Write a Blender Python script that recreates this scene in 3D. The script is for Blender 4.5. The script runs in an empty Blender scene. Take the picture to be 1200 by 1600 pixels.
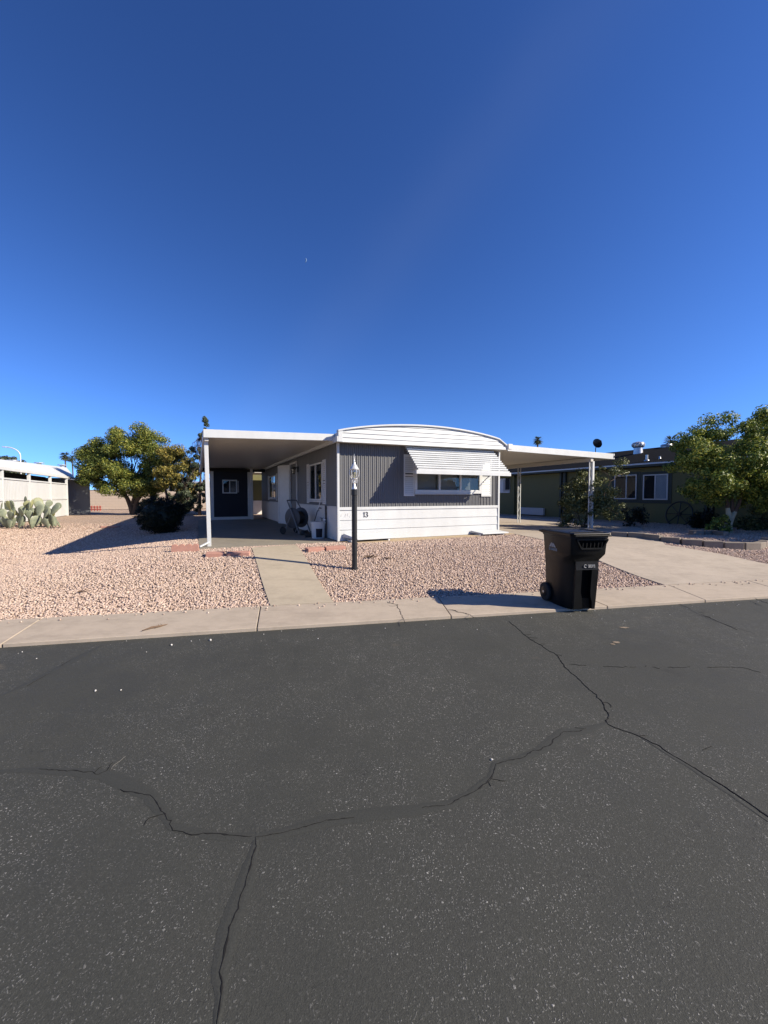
import bpy, math, random
import numpy as np
from mathutils import Vector, Matrix

random.seed(7)
rng = np.random.default_rng(7)
R = math.radians
scene = bpy.context.scene
COL = scene.collection

# ------------------------------------------------------------------ camera, sky, sun, exposure
F, EYE = 625.0, 1.55
PITCH = math.atan(25 / F)
cam_d = bpy.data.cameras.new('camera')
cam = bpy.data.objects.new('camera', cam_d)
COL.objects.link(cam)
cam_d.sensor_fit = 'VERTICAL'
cam_d.sensor_height = 32.0
cam_d.lens = 32.0 * F / 1600
cam_d.clip_end = 6000
cam_d.clip_start = 0.05
cam.location = (0, 0, EYE)
cam.rotation_euler = (math.pi / 2 - PITCH, 0, 0)
scene.camera = cam

SKY_GAMMA, SKY_TINT = 1.33, (16.0, 21.9, 31.5)
SUN = Vector((1.6, -0.42, 1.0)).normalized()
EL = math.asin(SUN.z)
AZ = math.atan2(SUN.x, SUN.y)
world = bpy.data.worlds.new('World')
scene.world = world
world.use_nodes = True
wn = world.node_tree.nodes
wl = world.node_tree.links
bg = wn['Background']
sky = wn.new('ShaderNodeTexSky')
sky.sky_type = 'NISHITA'
sky.sun_disc = False
sky.sun_elevation = EL
sky.sun_rotation = AZ
sky.altitude = 350
sky.air_density = 1.0
sky.dust_density = 0.15
sky.ozone_density = 3.0
bg.inputs[1].default_value = 0.070
tco = wn.new('ShaderNodeTexCoord'); lift = wn.new('ShaderNodeVectorMath'); lift.operation = 'ADD'
lift.inputs[1].default_value = (0, 0, 0.08)
wl.new(tco.outputs['Generated'], lift.inputs[0]); wl.new(lift.outputs[0], sky.inputs[0])
def sky_mul(col, rgb):                      # dry desert air: a deeper, more saturated blue with a steeper fall to the zenith
    m = wn.new('ShaderNodeMix'); m.data_type = 'RGBA'; m.blend_type = 'MULTIPLY'
    m.inputs[0].default_value = 1.0; m.inputs[7].default_value = (*rgb, 1)
    wl.new(col, m.inputs[6]); return m.outputs[2]
gam = wn.new('ShaderNodeGamma'); gam.inputs[1].default_value = SKY_GAMMA
wl.new(sky_mul(sky.outputs[0], (.07, .07, .07)), gam.inputs[0])
def vray(px, py):
    x = (px - 600) / F; y = (800 - py) / F; c, s = math.cos(PITCH), math.sin(PITCH)
    return Vector((x, c + y * s, -s + y * c)).normalized()
band_n = vray(430, 640).cross(vray(640, 380)).normalized()      # plane of a faint contrail-like streak of cirrus
def wmath(op, a, b):
    m = wn.new('ShaderNodeMath'); m.operation = op
    for v, i in ((a, 0), (b, 1)):
        if isinstance(v, (int, float)): m.inputs[i].default_value = v
        else: wl.new(v, m.inputs[i])
    return m.outputs[0]
nz = wn.new('ShaderNodeTexNoise'); nz.inputs['Scale'].default_value = 3.0; nz.inputs['Detail'].default_value = 5
wl.new(tco.outputs['Generated'], nz.inputs['Vector'])
dt = wn.new('ShaderNodeVectorMath'); dt.operation = 'DOT_PRODUCT'; dt.inputs[1].default_value = band_n
wl.new(tco.outputs['Generated'], dt.inputs[0])
off = wmath('ADD', dt.outputs['Value'], wmath('MULTIPLY', wmath('SUBTRACT', nz.outputs['Fac'], .5), .10))
near = wmath('POWER', 2.718, wmath('MULTIPLY', wmath('MULTIPLY', off, off), -260.0))
veil = wmath('MULTIPLY', wmath('MULTIPLY', near, nz.outputs['Fac']), .013)
vm = wn.new('ShaderNodeMix'); vm.data_type = 'RGBA'; vm.inputs[7].default_value = (9.5, 10.2, 11.0, 1)
wl.new(veil, vm.inputs[0]); wl.new(sky_mul(gam.outputs[0], SKY_TINT), vm.inputs[6]); wl.new(vm.outputs[2], bg.inputs[0])
sun_d = bpy.data.lights.new('sun', 'SUN')
sun_d.energy = 5.0
sun_d.angle = R(0.53)
sun_d.color = (1.0, 0.885, 0.72)
sun = bpy.data.objects.new('sun', sun_d)
COL.objects.link(sun)
sun.rotation_euler = SUN.to_track_quat('Z', 'Y').to_euler()
scene.view_settings.view_transform = 'Standard'
scene.view_settings.look = 'None'
scene.view_settings.exposure = 0.85
scene.view_settings.gamma = 1
scene.view_settings.use_curve_mapping = False

# ------------------------------------------------------------------ helpers: survey of the site
def ray(px, py):
    x = (px - 600) / F; y = (800 - py) / F
    c, s = math.cos(PITCH), math.sin(PITCH)
    return np.array([x, c + y * s, -s + y * c])
CAMP = np.array([0, 0, EYE])

def sm(t):
    t = np.clip(t, 0, 1)
    return t * t * (3 - 2 * t)

def UV(x, y):
    return .98 * x + .198 * y, -.198 * x + .98 * y - 5.66      # along the street, distance behind the pavement
def XY(u, v):
    v = v + 5.66
    return .98 * u - .198 * v, .198 * u + .98 * v

def Z(x, y):
    """height of the finished ground: the pad of the homes is about 0.36 m above the street"""
    u, v = UV(np.asarray(x, float), np.asarray(y, float))
    right = .36 * sm((v + .15) / 4.0)
    left = .36 * sm((v - 3.0) / 13.0)
    w = sm((u + 6.8) / 4.4)
    z = .04 + right * w + left * (1 - w)
    return np.where(v < 0, .04, z)

def gp(px, py, z0=None):
    """ground point (on the terrain) a survey sight line meets"""
    z = .2 if z0 is None else z0
    r = ray(px, py)
    for _ in range(60):
        t = (z - EYE) / r[2]
        p = CAMP + r * t
        if z0 is not None: break
        z = .6 * z + .4 * float(Z(p[0], p[1]))
    return Vector(p)
def at(px, py, D):
    r = ray(px, py)
    return Vector(CAMP + r * (D / r[1]))

ZP = .40
EA = R(25)
H0 = Vector((-1.159, 10.093, ZP))
e_ = Vector((math.cos(EA), math.sin(EA), 0)); m_ = Vector((-math.sin(EA), math.cos(EA), 0))
def L2W(a, b, z=0): return H0 + e_ * a + m_ * b + Vector((0, 0, z))
def front(px, py, off=0):
    r = Vector(ray(px, py)); o = H0 + m_ * off; c = Vector(CAMP)
    p = c + r * ((o - c).dot(m_) / r.dot(m_)) - H0
    return p.dot(e_), p.z
def side(px, py, off=0):
    r = Vector(ray(px, py)); o = H0 + e_ * off; c = Vector(CAMP)
    p = c + r * ((o - c).dot(e_) / r.dot(e_)) - H0
    return p.dot(m_), p.z

# ------------------------------------------------------------------ helpers: meshes and objects
class MB:
    def __init__(s): s.v = []; s.f = []
    def add(s, vs, fs):
        n = len(s.v); s.v += [tuple(p) for p in vs]; s.f += [tuple(i + n for i in f) for f in fs]; return s
    def box(s, x0, y0, z0, x1, y1, z1):
        return s.add([(x0,y0,z0),(x1,y0,z0),(x1,y1,z0),(x0,y1,z0),(x0,y0,z1),(x1,y0,z1),(x1,y1,z1),(x0,y1,z1)],
                     [(3,2,1,0),(4,5,6,7),(0,1,5,4),(1,2,6,5),(2,3,7,6),(3,0,4,7)])
    def bar(s, p, q, w, h, up=(0,0,1)):
        p, q = Vector(p), Vector(q); d = (q - p).normalized(); up = Vector(up)
        if abs(d.dot(up)) > .98: up = Vector((0,1,0))
        x = d.cross(up).normalized() * w / 2; y = x.cross(d).normalized() * h / 2
        return s.add([p-x-y,p+x-y,p+x+y,p-x+y,q-x-y,q+x-y,q+x+y,q-x+y],
                     [(0,1,2,3),(7,6,5,4),(4,5,1,0),(5,6,2,1),(6,7,3,2),(7,4,0,3)])
    def tube(s, pts, r, n=8, cap=True):
        pts = [Vector(p) for p in pts]; rs = r if isinstance(r, (list, tuple)) else [r] * len(pts)
        vs = []; prev = None
        for i, p in enumerate(pts):
            d = (pts[min(i+1, len(pts)-1)] - pts[max(i-1, 0)]).normalized()
            a = prev if prev is not None else (Vector((0,0,1)) if abs(d.z) < .9 else Vector((1,0,0)))
            x = (a - d * a.dot(d)).normalized(); prev = x; y = d.cross(x)
            for k in range(n):
                t = 2 * math.pi * k / n
                vs.append(p + (x * math.cos(t) + y * math.sin(t)) * rs[i])
        fs = [(i*n+k, i*n+(k+1)%n, (i+1)*n+(k+1)%n, (i+1)*n+k) for i in range(len(pts)-1) for k in range(n)]
        if cap: fs += [tuple(range(n-1, -1, -1)), tuple((len(pts)-1)*n+k for k in range(n))]
        return s.add(vs, fs)
    def lathe(s, prof, c=(0,0,0), n=16, axis='Z', cap=True):
        vs = []
        for (r, z) in prof:
            for k in range(n):
                t = 2 * math.pi * k / n; a, b = r * math.cos(t), r * math.sin(t)
                p = (a, b, z) if axis == 'Z' else ((z, a, b) if axis == 'X' else (b, z, a))
                vs.append((c[0]+p[0], c[1]+p[1], c[2]+p[2]))
        m = len(prof)
        fs = [(i*n+k, i*n+(k+1)%n, (i+1)*n+(k+1)%n, (i+1)*n+k) for i in range(m-1) for k in range(n)]
        if cap: fs += [tuple(range(n-1, -1, -1)), tuple((m-1)*n+k for k in range(n))]
        return s.add(vs, fs)
    def prism(s, pts, vec):
        """a planar outline (3-D points) swept along vec"""
        pts = [Vector(p) for p in pts]; n = len(pts); vec = Vector(vec)
        return s.add(pts + [p + vec for p in pts],
                     [tuple(range(n-1, -1, -1)), tuple(range(n, 2*n))] + [(i, (i+1)%n, n+(i+1)%n, n+i) for i in range(n)])
    def loft(s, rings, cap=True):
        n = len(rings[0]); vs = [p for r in rings for p in r]; m = len(rings)
        fs = [(i*n+k, i*n+(k+1)%n, (i+1)*n+(k+1)%n, (i+1)*n+k) for i in range(m-1) for k in range(n)]
        if cap: fs += [tuple(range(n-1, -1, -1)), tuple((m-1)*n+k for k in range(n))]
        return s.add(vs, fs)
    def build(s, name, mt, parent=None, smooth=0, bevel=0):
        me = bpy.data.meshes.new(name)
        me.from_pydata([tuple(p) for p in s.v], [], s.f); me.update()
        return link(name, me, mt, parent, smooth, bevel)

def link(name, me, mt, parent=None, smooth=0, bevel=0):
    o = bpy.data.objects.new(name, me); COL.objects.link(o)
    if mt and not me.materials: me.materials.append(mt)
    if parent: o.parent = parent
    if smooth:
        me.polygons.foreach_set('use_smooth', [True] * len(me.polygons))
        me.set_sharp_from_angle(angle=R(smooth))
    if bevel:
        b = o.modifiers.new('bevel', 'BEVEL'); b.width = bevel; b.segments = 2; b.limit_method = 'ANGLE'
    return o
def fixn(o):
    import bmesh
    bm = bmesh.new(); bm.from_mesh(o.data); bmesh.ops.recalc_face_normals(bm, faces=bm.faces[:]); bm.to_mesh(o.data); bm.free(); return o
def tag(o, label=None, cat=None, group=None, kind=None):
    if label: o['label'] = label
    if cat: o['category'] = cat
    if group: o['group'] = group
    if kind: o['kind'] = kind
    return o
def thing(name, label, cat, loc=(0,0,0), rz=0, group=None):
    o = bpy.data.objects.new(name, None); COL.objects.link(o)
    o.location = loc; o.rotation_euler = (0, 0, rz); o.empty_display_size = .2
    return tag(o, label, cat, group)
def inst(src, parent, loc=None, rot=None, scale=None):
    o = src.copy(); COL.objects.link(o); o.parent = parent
    if loc is not None: o.location = loc
    if rot is not None: o.rotation_euler = rot
    if scale is not None: o.scale = scale
    return o

# ------------------------------------------------------------------ materials
class NT:
    def __init__(s, name):
        s.m = bpy.data.materials.new(name); s.m.use_nodes = True
        s.n = s.m.node_tree.nodes; s.l = s.m.node_tree.links; s.p = s.n['Principled BSDF']
        s.co = s.n.new('ShaderNodeTexCoord')
    def node(s, t, **k):
        o = s.n.new(t)
        for a, b in k.items(): setattr(o, a, b)
        return o
    def link(s, a, b): s.l.new(a, b)
    def noise(s, scale, detail=4, rough=.6, co='Object', vec=None):
        o = s.node('ShaderNodeTexNoise'); o.inputs['Scale'].default_value = scale
        o.inputs['Detail'].default_value = detail; o.inputs['Roughness'].default_value = rough
        s.link(vec if vec is not None else s.co.outputs[co], o.inputs['Vector']); return o.outputs['Fac']
    def voro(s, scale, feature='F1', vec=None, rnd=1):
        o = s.node('ShaderNodeTexVoronoi', feature=feature); o.inputs['Scale'].default_value = scale
        o.inputs['Randomness'].default_value = rnd
        s.link(vec if vec is not None else s.co.outputs['Object'], o.inputs['Vector']); return o
    def ramp(s, fac, stops, interp='LINEAR'):
        o = s.node('ShaderNodeValToRGB'); r = o.color_ramp; r.interpolation = interp
        while len(r.elements) < len(stops): r.elements.new(.5)
        for el, (p, c) in zip(r.elements, stops):
            el.position = p; el.color = (c, c, c, 1) if not isinstance(c, tuple) else (*c, 1)
        s.link(fac, o.inputs[0]); return o.outputs[0]
    def mix(s, fac, a, b, mode='MIX'):
        o = s.node('ShaderNodeMix', data_type='RGBA', blend_type=mode)
        for v, i in ((fac, 0), (a, 6), (b, 7)):
            if isinstance(v, (int, float)): o.inputs[i].default_value = v
            elif isinstance(v, tuple): o.inputs[i].default_value = (*v, 1)
            else: s.link(v, o.inputs[i])
        return o.outputs[2]
    def math(s, op, a, b=0.0, clamp=False):
        o = s.node('ShaderNodeMath', operation=op, use_clamp=clamp)
        for v, i in ((a, 0), (b, 1)):
            if isinstance(v, (int, float)): o.inputs[i].default_value = v
            else: s.link(v, o.inputs[i])
        return o.outputs[0]
    def map(s, scale, co='Object'):
        o = s.node('ShaderNodeMapping'); o.inputs['Scale'].default_value = scale
        s.link(s.co.outputs[co], o.inputs['Vector']); return o.outputs[0]
    def bump(s, h, strength=.3, dist=.01, prev=None):
        o = s.node('ShaderNodeBump'); o.inputs['Strength'].default_value = strength; o.inputs['Distance'].default_value = dist
        s.link(h, o.inputs['Height'])
        if prev is not None: s.link(prev, o.inputs['Normal'])
        return o.outputs[0]
    def out(s, col=None, rough=None, normal=None, metal=0, spec=None):
        if col is not None:
            if isinstance(col, tuple): s.p.inputs['Base Color'].default_value = (*col, 1)
            else: s.link(col, s.p.inputs['Base Color'])
        if rough is not None:
            if isinstance(rough, (int, float)): s.p.inputs['Roughness'].default_value = rough
            else: s.link(rough, s.p.inputs['Roughness'])
        if normal is not None: s.link(normal, s.p.inputs['Normal'])
        s.p.inputs['Metallic'].default_value = metal
        if spec is not None: s.p.inputs['Specular IOR Level'].default_value = spec
        return s.m

def sc(c, k): return tuple(min(1, x * k) for x in c)
def plain(name, c, rough=.55, var=.12, vs=3.0, fine=40, bump=.08, metal=0, spec=.4, stretch=None):
    t = NT(name)
    vec = t.map(stretch) if stretch else None
    n1 = t.noise(vs, 5, .65, vec=vec); n2 = t.noise(fine, 3, .6)
    f = t.math('ADD', t.math('MULTIPLY', n1, .75), t.math('MULTIPLY', n2, .25))
    col = t.ramp(f, [(.3, sc(c, 1 - var)), (.55, c), (.75, sc(c, 1 + var * .6))])
    return t.out(col, t.ramp(n1, [(.3, rough - .06), (.7, min(1, rough + .08))]), t.bump(n2, bump, .004), metal, spec)

M = {}
M['white'] = plain('white_paint', (.500, .520, .520), .5, .10, 2.2, 30, .05, stretch=(1, 1, .35))
M['white_roof'] = plain('white_roof_coating', (.50, .52, .525), .55, .06, 3, 60, .12)
M['white_soft'] = plain('aged_white_enamel', (.60, .595, .57), .45, .12, 3, 40, .05)
M['screen'] = plain('weathered_white_screen', (.53, .54, .53), .6, .10, 1.6, 30, .08, stretch=(1, 1, .3))
M['soffit'] = plain('carport_pan_underside', (.50, .48, .43), .45, .06, 2, 30, .03)
M['grey_siding'] = plain('slate_grey_siding', (.120, .123, .127), .55, .10, 2.5, 60, .1, stretch=(1, 1, .2))
M['navy'] = plain('navy_shed_paint', (.007, .008, .016), .6, .15, 3, 50, .1)
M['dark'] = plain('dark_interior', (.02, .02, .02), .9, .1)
M['black_metal'] = plain('black_painted_metal', (.018, .018, .018), .42, .2, 5, 60, .05)
M['black_plastic'] = plain('black_bin_plastic', (.0042, .0044, .0046), .45, .25, 5, 180, .10, spec=.22)
M['black_recess'] = plain('bin_recess_shade', (.0025, .0025, .0025), .8, .2, 5, 180, .15, spec=.05)  # darker, sheenless copy of the bin plastic that paints in recess shade
M['silver'] = plain('silver_lantern_enamel', (.62, .62, .60), .35, .15, 20, 80, .05, metal=.4)
M['grey_plastic'] = plain('grey_plastic', (.05, .053, .058), .5, .15)
M['rubber'] = plain('black_rubber', (.015, .015, .015), .8, .2)
M['olive'] = plain('olive_green_stucco', (.145, .138, .06), .85, .10, 1.5, 90, .35)
M['olive_dark'] = plain('dark_green_trim', (.035, .045, .035), .6, .1)
M['stucco'] = plain('tan_block_wall', (.37, .305, .25), .9, .12, 1.2, 60, .3)
M['brick'] = plain('red_paver', (.40, .215, .165), .9, .18, 8, 120, .4)
M['pots'] = plain('faded_red_plastic', (.55, .13, .09), .6, .15)
M['stone'] = plain('rough_tan_block', (.20, .17, .14), .92, .25, 6, 60, .7)
M['bark'] = plain('bark', (.085, .06, .045), .9, .3, 6, 40, .8, stretch=(1, 1, .25))
M['whitewash'] = plain('whitewashed_bark', (.37, .38, .29), .9, .3, 8, 40, .6)
M['galv'] = plain('galvanised_metal', (.52, .53, .53), .35, .15, 9, 60, .05, metal=.7)
M['steel'] = plain('dull_steel', (.16, .165, .17), .5, .2, metal=.3)
M['shingle'] = plain('dark_shingle', (.0065, .0072, .0085), .97, .3, 3, 70, .6, spec=.05)
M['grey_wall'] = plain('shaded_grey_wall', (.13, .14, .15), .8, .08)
M['trailer'] = plain('pale_grey_wall', (.50, .49, .47), .8, .08)
M['dead'] = plain('dry_brown', (.13, .085, .055), .95, .3, 12, 60, .4)
M['blind'] = plain('pale_blind', (.36, .35, .335), .8, .1, 6, 60, .1, stretch=(8, 1, 1))
M['blind_light'] = plain('white_blind', (.62, .64, .66), .8, .1, 6, 60, .1, stretch=(8, 1, 1))
M['ink'] = plain('dark_number_paint', (.06, .06, .065), .5, .2)
M['print'] = plain('white_print', (.34, .34, .33), .6, .2)
M['ghost'] = plain('removed_lettering_residue', (.60, .60, .59), .6, .12, 20)

def glass_mat(name, tint, refl=.06):
    t = NT(name); n = t.n
    tr = n.new('ShaderNodeBsdfTransparent'); tr.inputs[0].default_value = (*tint, 1)
    gl = n.new('ShaderNodeBsdfGlossy'); gl.inputs['Roughness'].default_value = .02
    fr = n.new('ShaderNodeFresnel'); fr.inputs[0].default_value = 1.5
    gm = n.new('ShaderNodeNewGeometry')
    f2 = t.math('MULTIPLY', t.math('ADD', fr.outputs[0], refl, True), t.math('SUBTRACT', 1.0, gm.outputs['Backfacing']))
    mx = n.new('ShaderNodeMixShader')
    t.link(f2, mx.inputs[0]); t.link(tr.outputs[0], mx.inputs[1]); t.link(gl.outputs[0], mx.inputs[2])
    t.link(mx.outputs[0], n['Material Output'].inputs[0]); n.remove(t.p)
    return t.m
M['glass'] = glass_mat('window_glass', (.80, .83, .84), .02)
M['lamp_glass'] = glass_mat('lantern_glass', (.85, .84, .80), .10)

def leaf_mat(name, a, b, c, yellow=None):
    t = NT(name)
    g = t.node('ShaderNodeNewGeometry')
    rnd = g.outputs['Random Per Island']
    cl = t.noise(1.3, 2, .5)
    f = t.math('ADD', t.math('MULTIPLY', rnd, .6), t.math('MULTIPLY', cl, .5))
    col = t.ramp(f, [(.15, a), (.5, b), (.85, c)] if not yellow else [(.15, a), (.45, b), (.7, c), (.92, yellow)])
    t.out(col, .55, None, 0, .35)
    tl = t.n.new('ShaderNodeBsdfTranslucent'); t.link(col, tl.inputs[0])
    mx = t.n.new('ShaderNodeMixShader'); mx.inputs[0].default_value = .22
    t.link(t.p.outputs[0], mx.inputs[1]); t.link(tl.outputs[0], mx.inputs[2])
    t.link(mx.outputs[0], t.n['Material Output'].inputs[0])
    return t.m
M['citrus'] = leaf_mat('citrus_leaf', (.038, .062, .013), (.096, .130, .023), (.195, .21, .034), (.37, .33, .06))
M['citrus_y'] = leaf_mat('yellowing_citrus_leaf', (.07, .075, .018), (.165, .15, .03), (.28, .225, .045), (.42, .31, .07))
M['citrus_r'] = leaf_mat('green_citrus_leaf', (.030, .062, .012), (.10, .155, .026), (.235, .275, .045), (.48, .45, .08))
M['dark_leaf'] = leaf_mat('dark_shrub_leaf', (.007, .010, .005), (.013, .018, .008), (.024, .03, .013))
M['shrub'] = leaf_mat('glossy_shrub_leaf', (.035, .05, .018), (.085, .105, .038), (.20, .21, .09))
M['pine'] = leaf_mat('grey_green_leaf', (.03, .045, .025), (.06, .08, .045), (.10, .12, .07))
M['palm'] = leaf_mat('palm_frond', (.035, .05, .025), (.06, .08, .04), (.11, .12, .06))
t = NT('prickly_pear_skin')
n1 = t.noise(5, 3); v = t.voro(26)
col = t.ramp(n1, [(.3, (.125, .150, .105)), (.5, (.19, .215, .150)), (.72, (.29, .30, .175))])
col = t.mix(t.ramp(v.outputs['Distance'], [(.05, 1), (.13, 0)]), col, (.10, .09, .05))
gi = t.node('ShaderNodeNewGeometry'); oi = t.node('ShaderNodeObjectInfo')
col = t.mix(t.ramp(oi.outputs['Random'], [(.78, 0), (.95, .65)]), col, (.34, .32, .11))
M['cactus'] = t.out(col, .6, t.bump(n1, .2, .01))

# asphalt: seal-coated, worn so the aggregate shows through in patches
t = NT('weathered_asphalt')
lane = t.noise(1.0, 4, .6, vec=t.map((.10, .55, 1))); big = t.noise(.45, 6, .65); mid = t.noise(2.6, 5, .7); fine = t.noise(190, 3, .7); grit = t.noise(60, 4, .7)
f = t.math('ADD', t.math('ADD', t.math('MULTIPLY', big, .4), t.math('MULTIPLY', mid, .3)), t.math('MULTIPLY', lane, .3))
base = t.ramp(f, [(.30, (.0295, .0310, .0265)), (.45, (.0385, .0401, .0345)), (.58, (.0475, .0490, .0422)), (.72, (.060, .0612, .0526))])
base = t.mix(.35, base, t.ramp(fine, [(.3, (.016, .0165, .014)), (.7, (.064, .0655, .056))]))
base = t.mix(.22, base, t.ramp(grit, [(.35, (.018, .0185, .016)), (.65, (.058, .0595, .051))]))
dis = t.node('ShaderNodeVectorMath', operation='ADD')
nv = t.node('ShaderNodeTexNoise'); nv.inputs['Scale'].default_value = 45; nv.inputs['Detail'].default_value = 3
t.link(t.co.outputs['Object'], nv.inputs['Vector'])
dsc = t.node('ShaderNodeVectorMath', operation='SCALE'); dsc.inputs['Scale'].default_value = .030
t.link(nv.outputs['Color'], dsc.inputs[0]); t.link(t.co.outputs['Object'], dis.inputs[0]); t.link(dsc.outputs[0], dis.inputs[1])
def specks(scale, thr, dmax):
    v = t.voro(scale, vec=dis.outputs[0])
    pick = t.ramp(v.outputs['Color'], [(thr, 0), (min(1, thr + .18), 1)])
    near = t.ramp(v.outputs['Distance'], [(dmax * .4, 1), (dmax, 0)])
    return t.math('MULTIPLY', pick, near)
patch = t.math('MULTIPLY', t.ramp(t.noise(.45, 6, .7), [(.41, .14), (.58, 1)]), t.ramp(t.noise(7, 4, .7), [(.38, .25), (.58, 1)]))
s1 = t.math('MULTIPLY', specks(112, .42, .40), patch); s2 = t.math('MULTIPLY', specks(58, .62, .27), patch); s3 = t.math('MULTIPLY', specks(210, .50, .42), t.ramp(t.noise(.6, 6, .75), [(.42, .08), (.62, 1)]))
hair = t.noise(5.5, 3, .55); hl = t.ramp(t.math('ABSOLUTE', t.math('SUBTRACT', hair, .5)), [(.0, 1), (.006, 0)])
hair_m = t.math('MULTIPLY', hl, t.ramp(t.noise(3.1, 3, .6), [(.60, 0), (.66, .75)]))
col = t.mix(t.math('MULTIPLY', s3, .42), base, (.13, .129, .12))
col = t.mix(t.math('MULTIPLY', s1, .85), col, (.25, .248, .232))
col = t.mix(t.math('MULTIPLY', s2, .95), col, (.42, .415, .39))
col = t.mix(hair_m, col, (.016, .016, .015))
dirt = t.ramp(t.noise(.55, 5, .7), [(.63, 0), (.78, .5)])
col = t.mix(dirt, col, (.085, .074, .06))
oil = t.ramp(t.noise(1.3, 3, .5), [(.66, 0), (.74, .55)])
col = t.mix(oil, col, (.020, .020, .019))
tan = t.math('MULTIPLY', t.ramp(t.noise(1.9, 5, .7), [(.62, 0), (.72, .8)]), t.ramp(t.noise(.22, 2), [(.5, 0), (.62, 1)]))
col = t.mix(tan, col, (.15, .125, .092))
hgt = t.math('ADD', t.math('ADD', t.math('MULTIPLY', fine, .4), t.math('MULTIPLY', grit, .5)), t.math('MULTIPLY', t.math('ADD', s1, s2), .6))
M['asphalt'] = t.out(col, t.ramp(mid, [(.3, .72), (.7, .9)]), t.bump(hgt, .55, .008), 0, .3)
t = NT('crack_sealant')
fine = t.noise(140, 3, .7)
M['sealant'] = t.out(t.ramp(fine, [(.3, (.0300, .0312, .0268)), (.7, (.0465, .0480, .0416))]), .75, t.bump(fine, .25, .004), 0, .3)
M['crack'] = plain('crack_depth_shade', (.006, .0058, .0055), .95, .3, 20, 60, .3)  # near-black stands in for the shade down inside the crack
M['scuff'] = plain('scraped_asphalt_dust', (.10, .097, .09), .95, .4, 30, 120, .4)

def concrete(name, c, var=.12):
    t = NT(name)
    a = t.noise(.9, 6, .7); b = t.noise(9, 5, .65); f = t.noise(150, 2, .6)
    col = t.ramp(t.math('ADD', t.math('MULTIPLY', a, .6), t.math('MULTIPLY', b, .4)), [(.28, sc(c, 1 - 2 * var)), (.5, c), (.72, sc(c, 1 + var))])
    col = t.mix(.14, col, t.ramp(f, [(.3, sc(c, .5)), (.7, sc(c, 1.35))]))
    stn = t.noise(2.3, 6, .75, vec=t.map((.6, 1.6, 1))); col = t.mix(t.ramp(stn, [(.50, 0), (.68, .45)]), col, sc(c, .62))
    pale = t.noise(1.4, 5, .7); col = t.mix(t.ramp(pale, [(.56, 0), (.74, .4)]), col, sc(c, 1.22))
    spot = t.voro(7); col = t.mix(t.ramp(spot.outputs['Distance'], [(.03, .4), (.09, 0)]), col, sc(c, .45))
    return t.out(col, .9, t.bump(f, .25, .004, t.bump(b, .15, .01)), 0, .25)
M['pavement'] = concrete('pavement_concrete', (.385, .325, .255))
M['walk'] = concrete('path_concrete', (.375, .322, .240))
M['drive'] = concrete('drive_concrete', (.370, .318, .256))
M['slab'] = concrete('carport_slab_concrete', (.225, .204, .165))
M['apron'] = concrete('tan_apron_concrete', (.38, .295, .19))

t = NT('gravel_bed')
v = t.voro(30); v2 = t.voro(14); n = t.noise(.5, 4)
hue = t.ramp(v.outputs['Color'], [(.1, (.30, .21, .16)), (.4, (.44, .325, .25)), (.65, (.53, .40, .31)), (.9, (.60, .49, .39))])
gap = t.ramp(v.outputs['Distance'], [(.40, 1), (.80, .5)])
col = t.mix(1.0, hue, gap, 'MULTIPLY')
col = t.mix(t.ramp(n, [(.4, 0), (.65, .35)]), col, (.40, .29, .19))
M['gravel_bed'] = t.out(col, .95, t.bump(t.math('SUBTRACT', 1.0, v.outputs['Distance']), .9, .03), 0, .2)
t = NT('pink_gravel_stone')
g = t.node('ShaderNodeNewGeometry')
col = t.ramp(g.outputs['Random Per Island'], [(0, (.23, .150, .112)), (.2, (.355, .244, .182)), (.5, (.435, .306, .230)), (.8, (.49, .355, .272)), (1, (.58, .46, .365))])
n = t.noise(1.0, 3); col = t.mix(t.ramp(n, [(.42, 0), (.7, .35)]), col, (.42, .32, .23))
M['gravel'] = t.out(t.mix(.15, col, t.ramp(t.noise(80), [(.3, .15), (.7, .8)])), .88, None, 0, .25)
M['pebble'] = plain('white_pebble', (.50, .48, .45), .85, .2, 30)

# ------------------------------------------------------------------ the ground
def grid_mesh(name, us, vs, zf, mt, off=0):
    U, V = np.meshgrid(us, vs); x, y = XY(U, V); z = zf(x, y) + off
    nu, nv = len(us), len(vs)
    co = np.stack([x, y, z], -1).reshape(-1, 3)
    i = np.arange(nu * nv).reshape(nv, nu)
    q = np.stack([i[:-1, :-1], i[:-1, 1:], i[1:, 1:], i[1:, :-1]], -1).reshape(-1, 4)
    me = bpy.data.meshes.new(name); me.from_pydata(co.tolist(), [], q.tolist())
    o = link(name, me, mt); me.polygons.foreach_set('use_smooth', [True] * len(me.polygons)); return tag(o, kind='structure')
us = np.concatenate([[-700, -300, -120, -60], np.arange(-36, 36.1, .4), [60, 120, 300, 700]])
vs = np.concatenate([[-.90, -.5, -.02], np.arange(.1, 14, .25), np.arange(14, 45, 1.0), [60, 120, 300, 700]])
grid_mesh('gravel_yard', us, vs, Z, M['gravel_bed'], -.03)
road = grid_mesh('road', np.array([-700, -60, -12, 0, 12, 60, 700.]), np.array([-10.2, -6, -3, -.93]), lambda x, y: x * 0, M['asphalt'])
grid_mesh('far_ground', np.array([-700, -60, 0, 60, 700.]), np.array([-700, -100, -10.2]), lambda x, y: x * 0 + .03, M['gravel_bed'])

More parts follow.
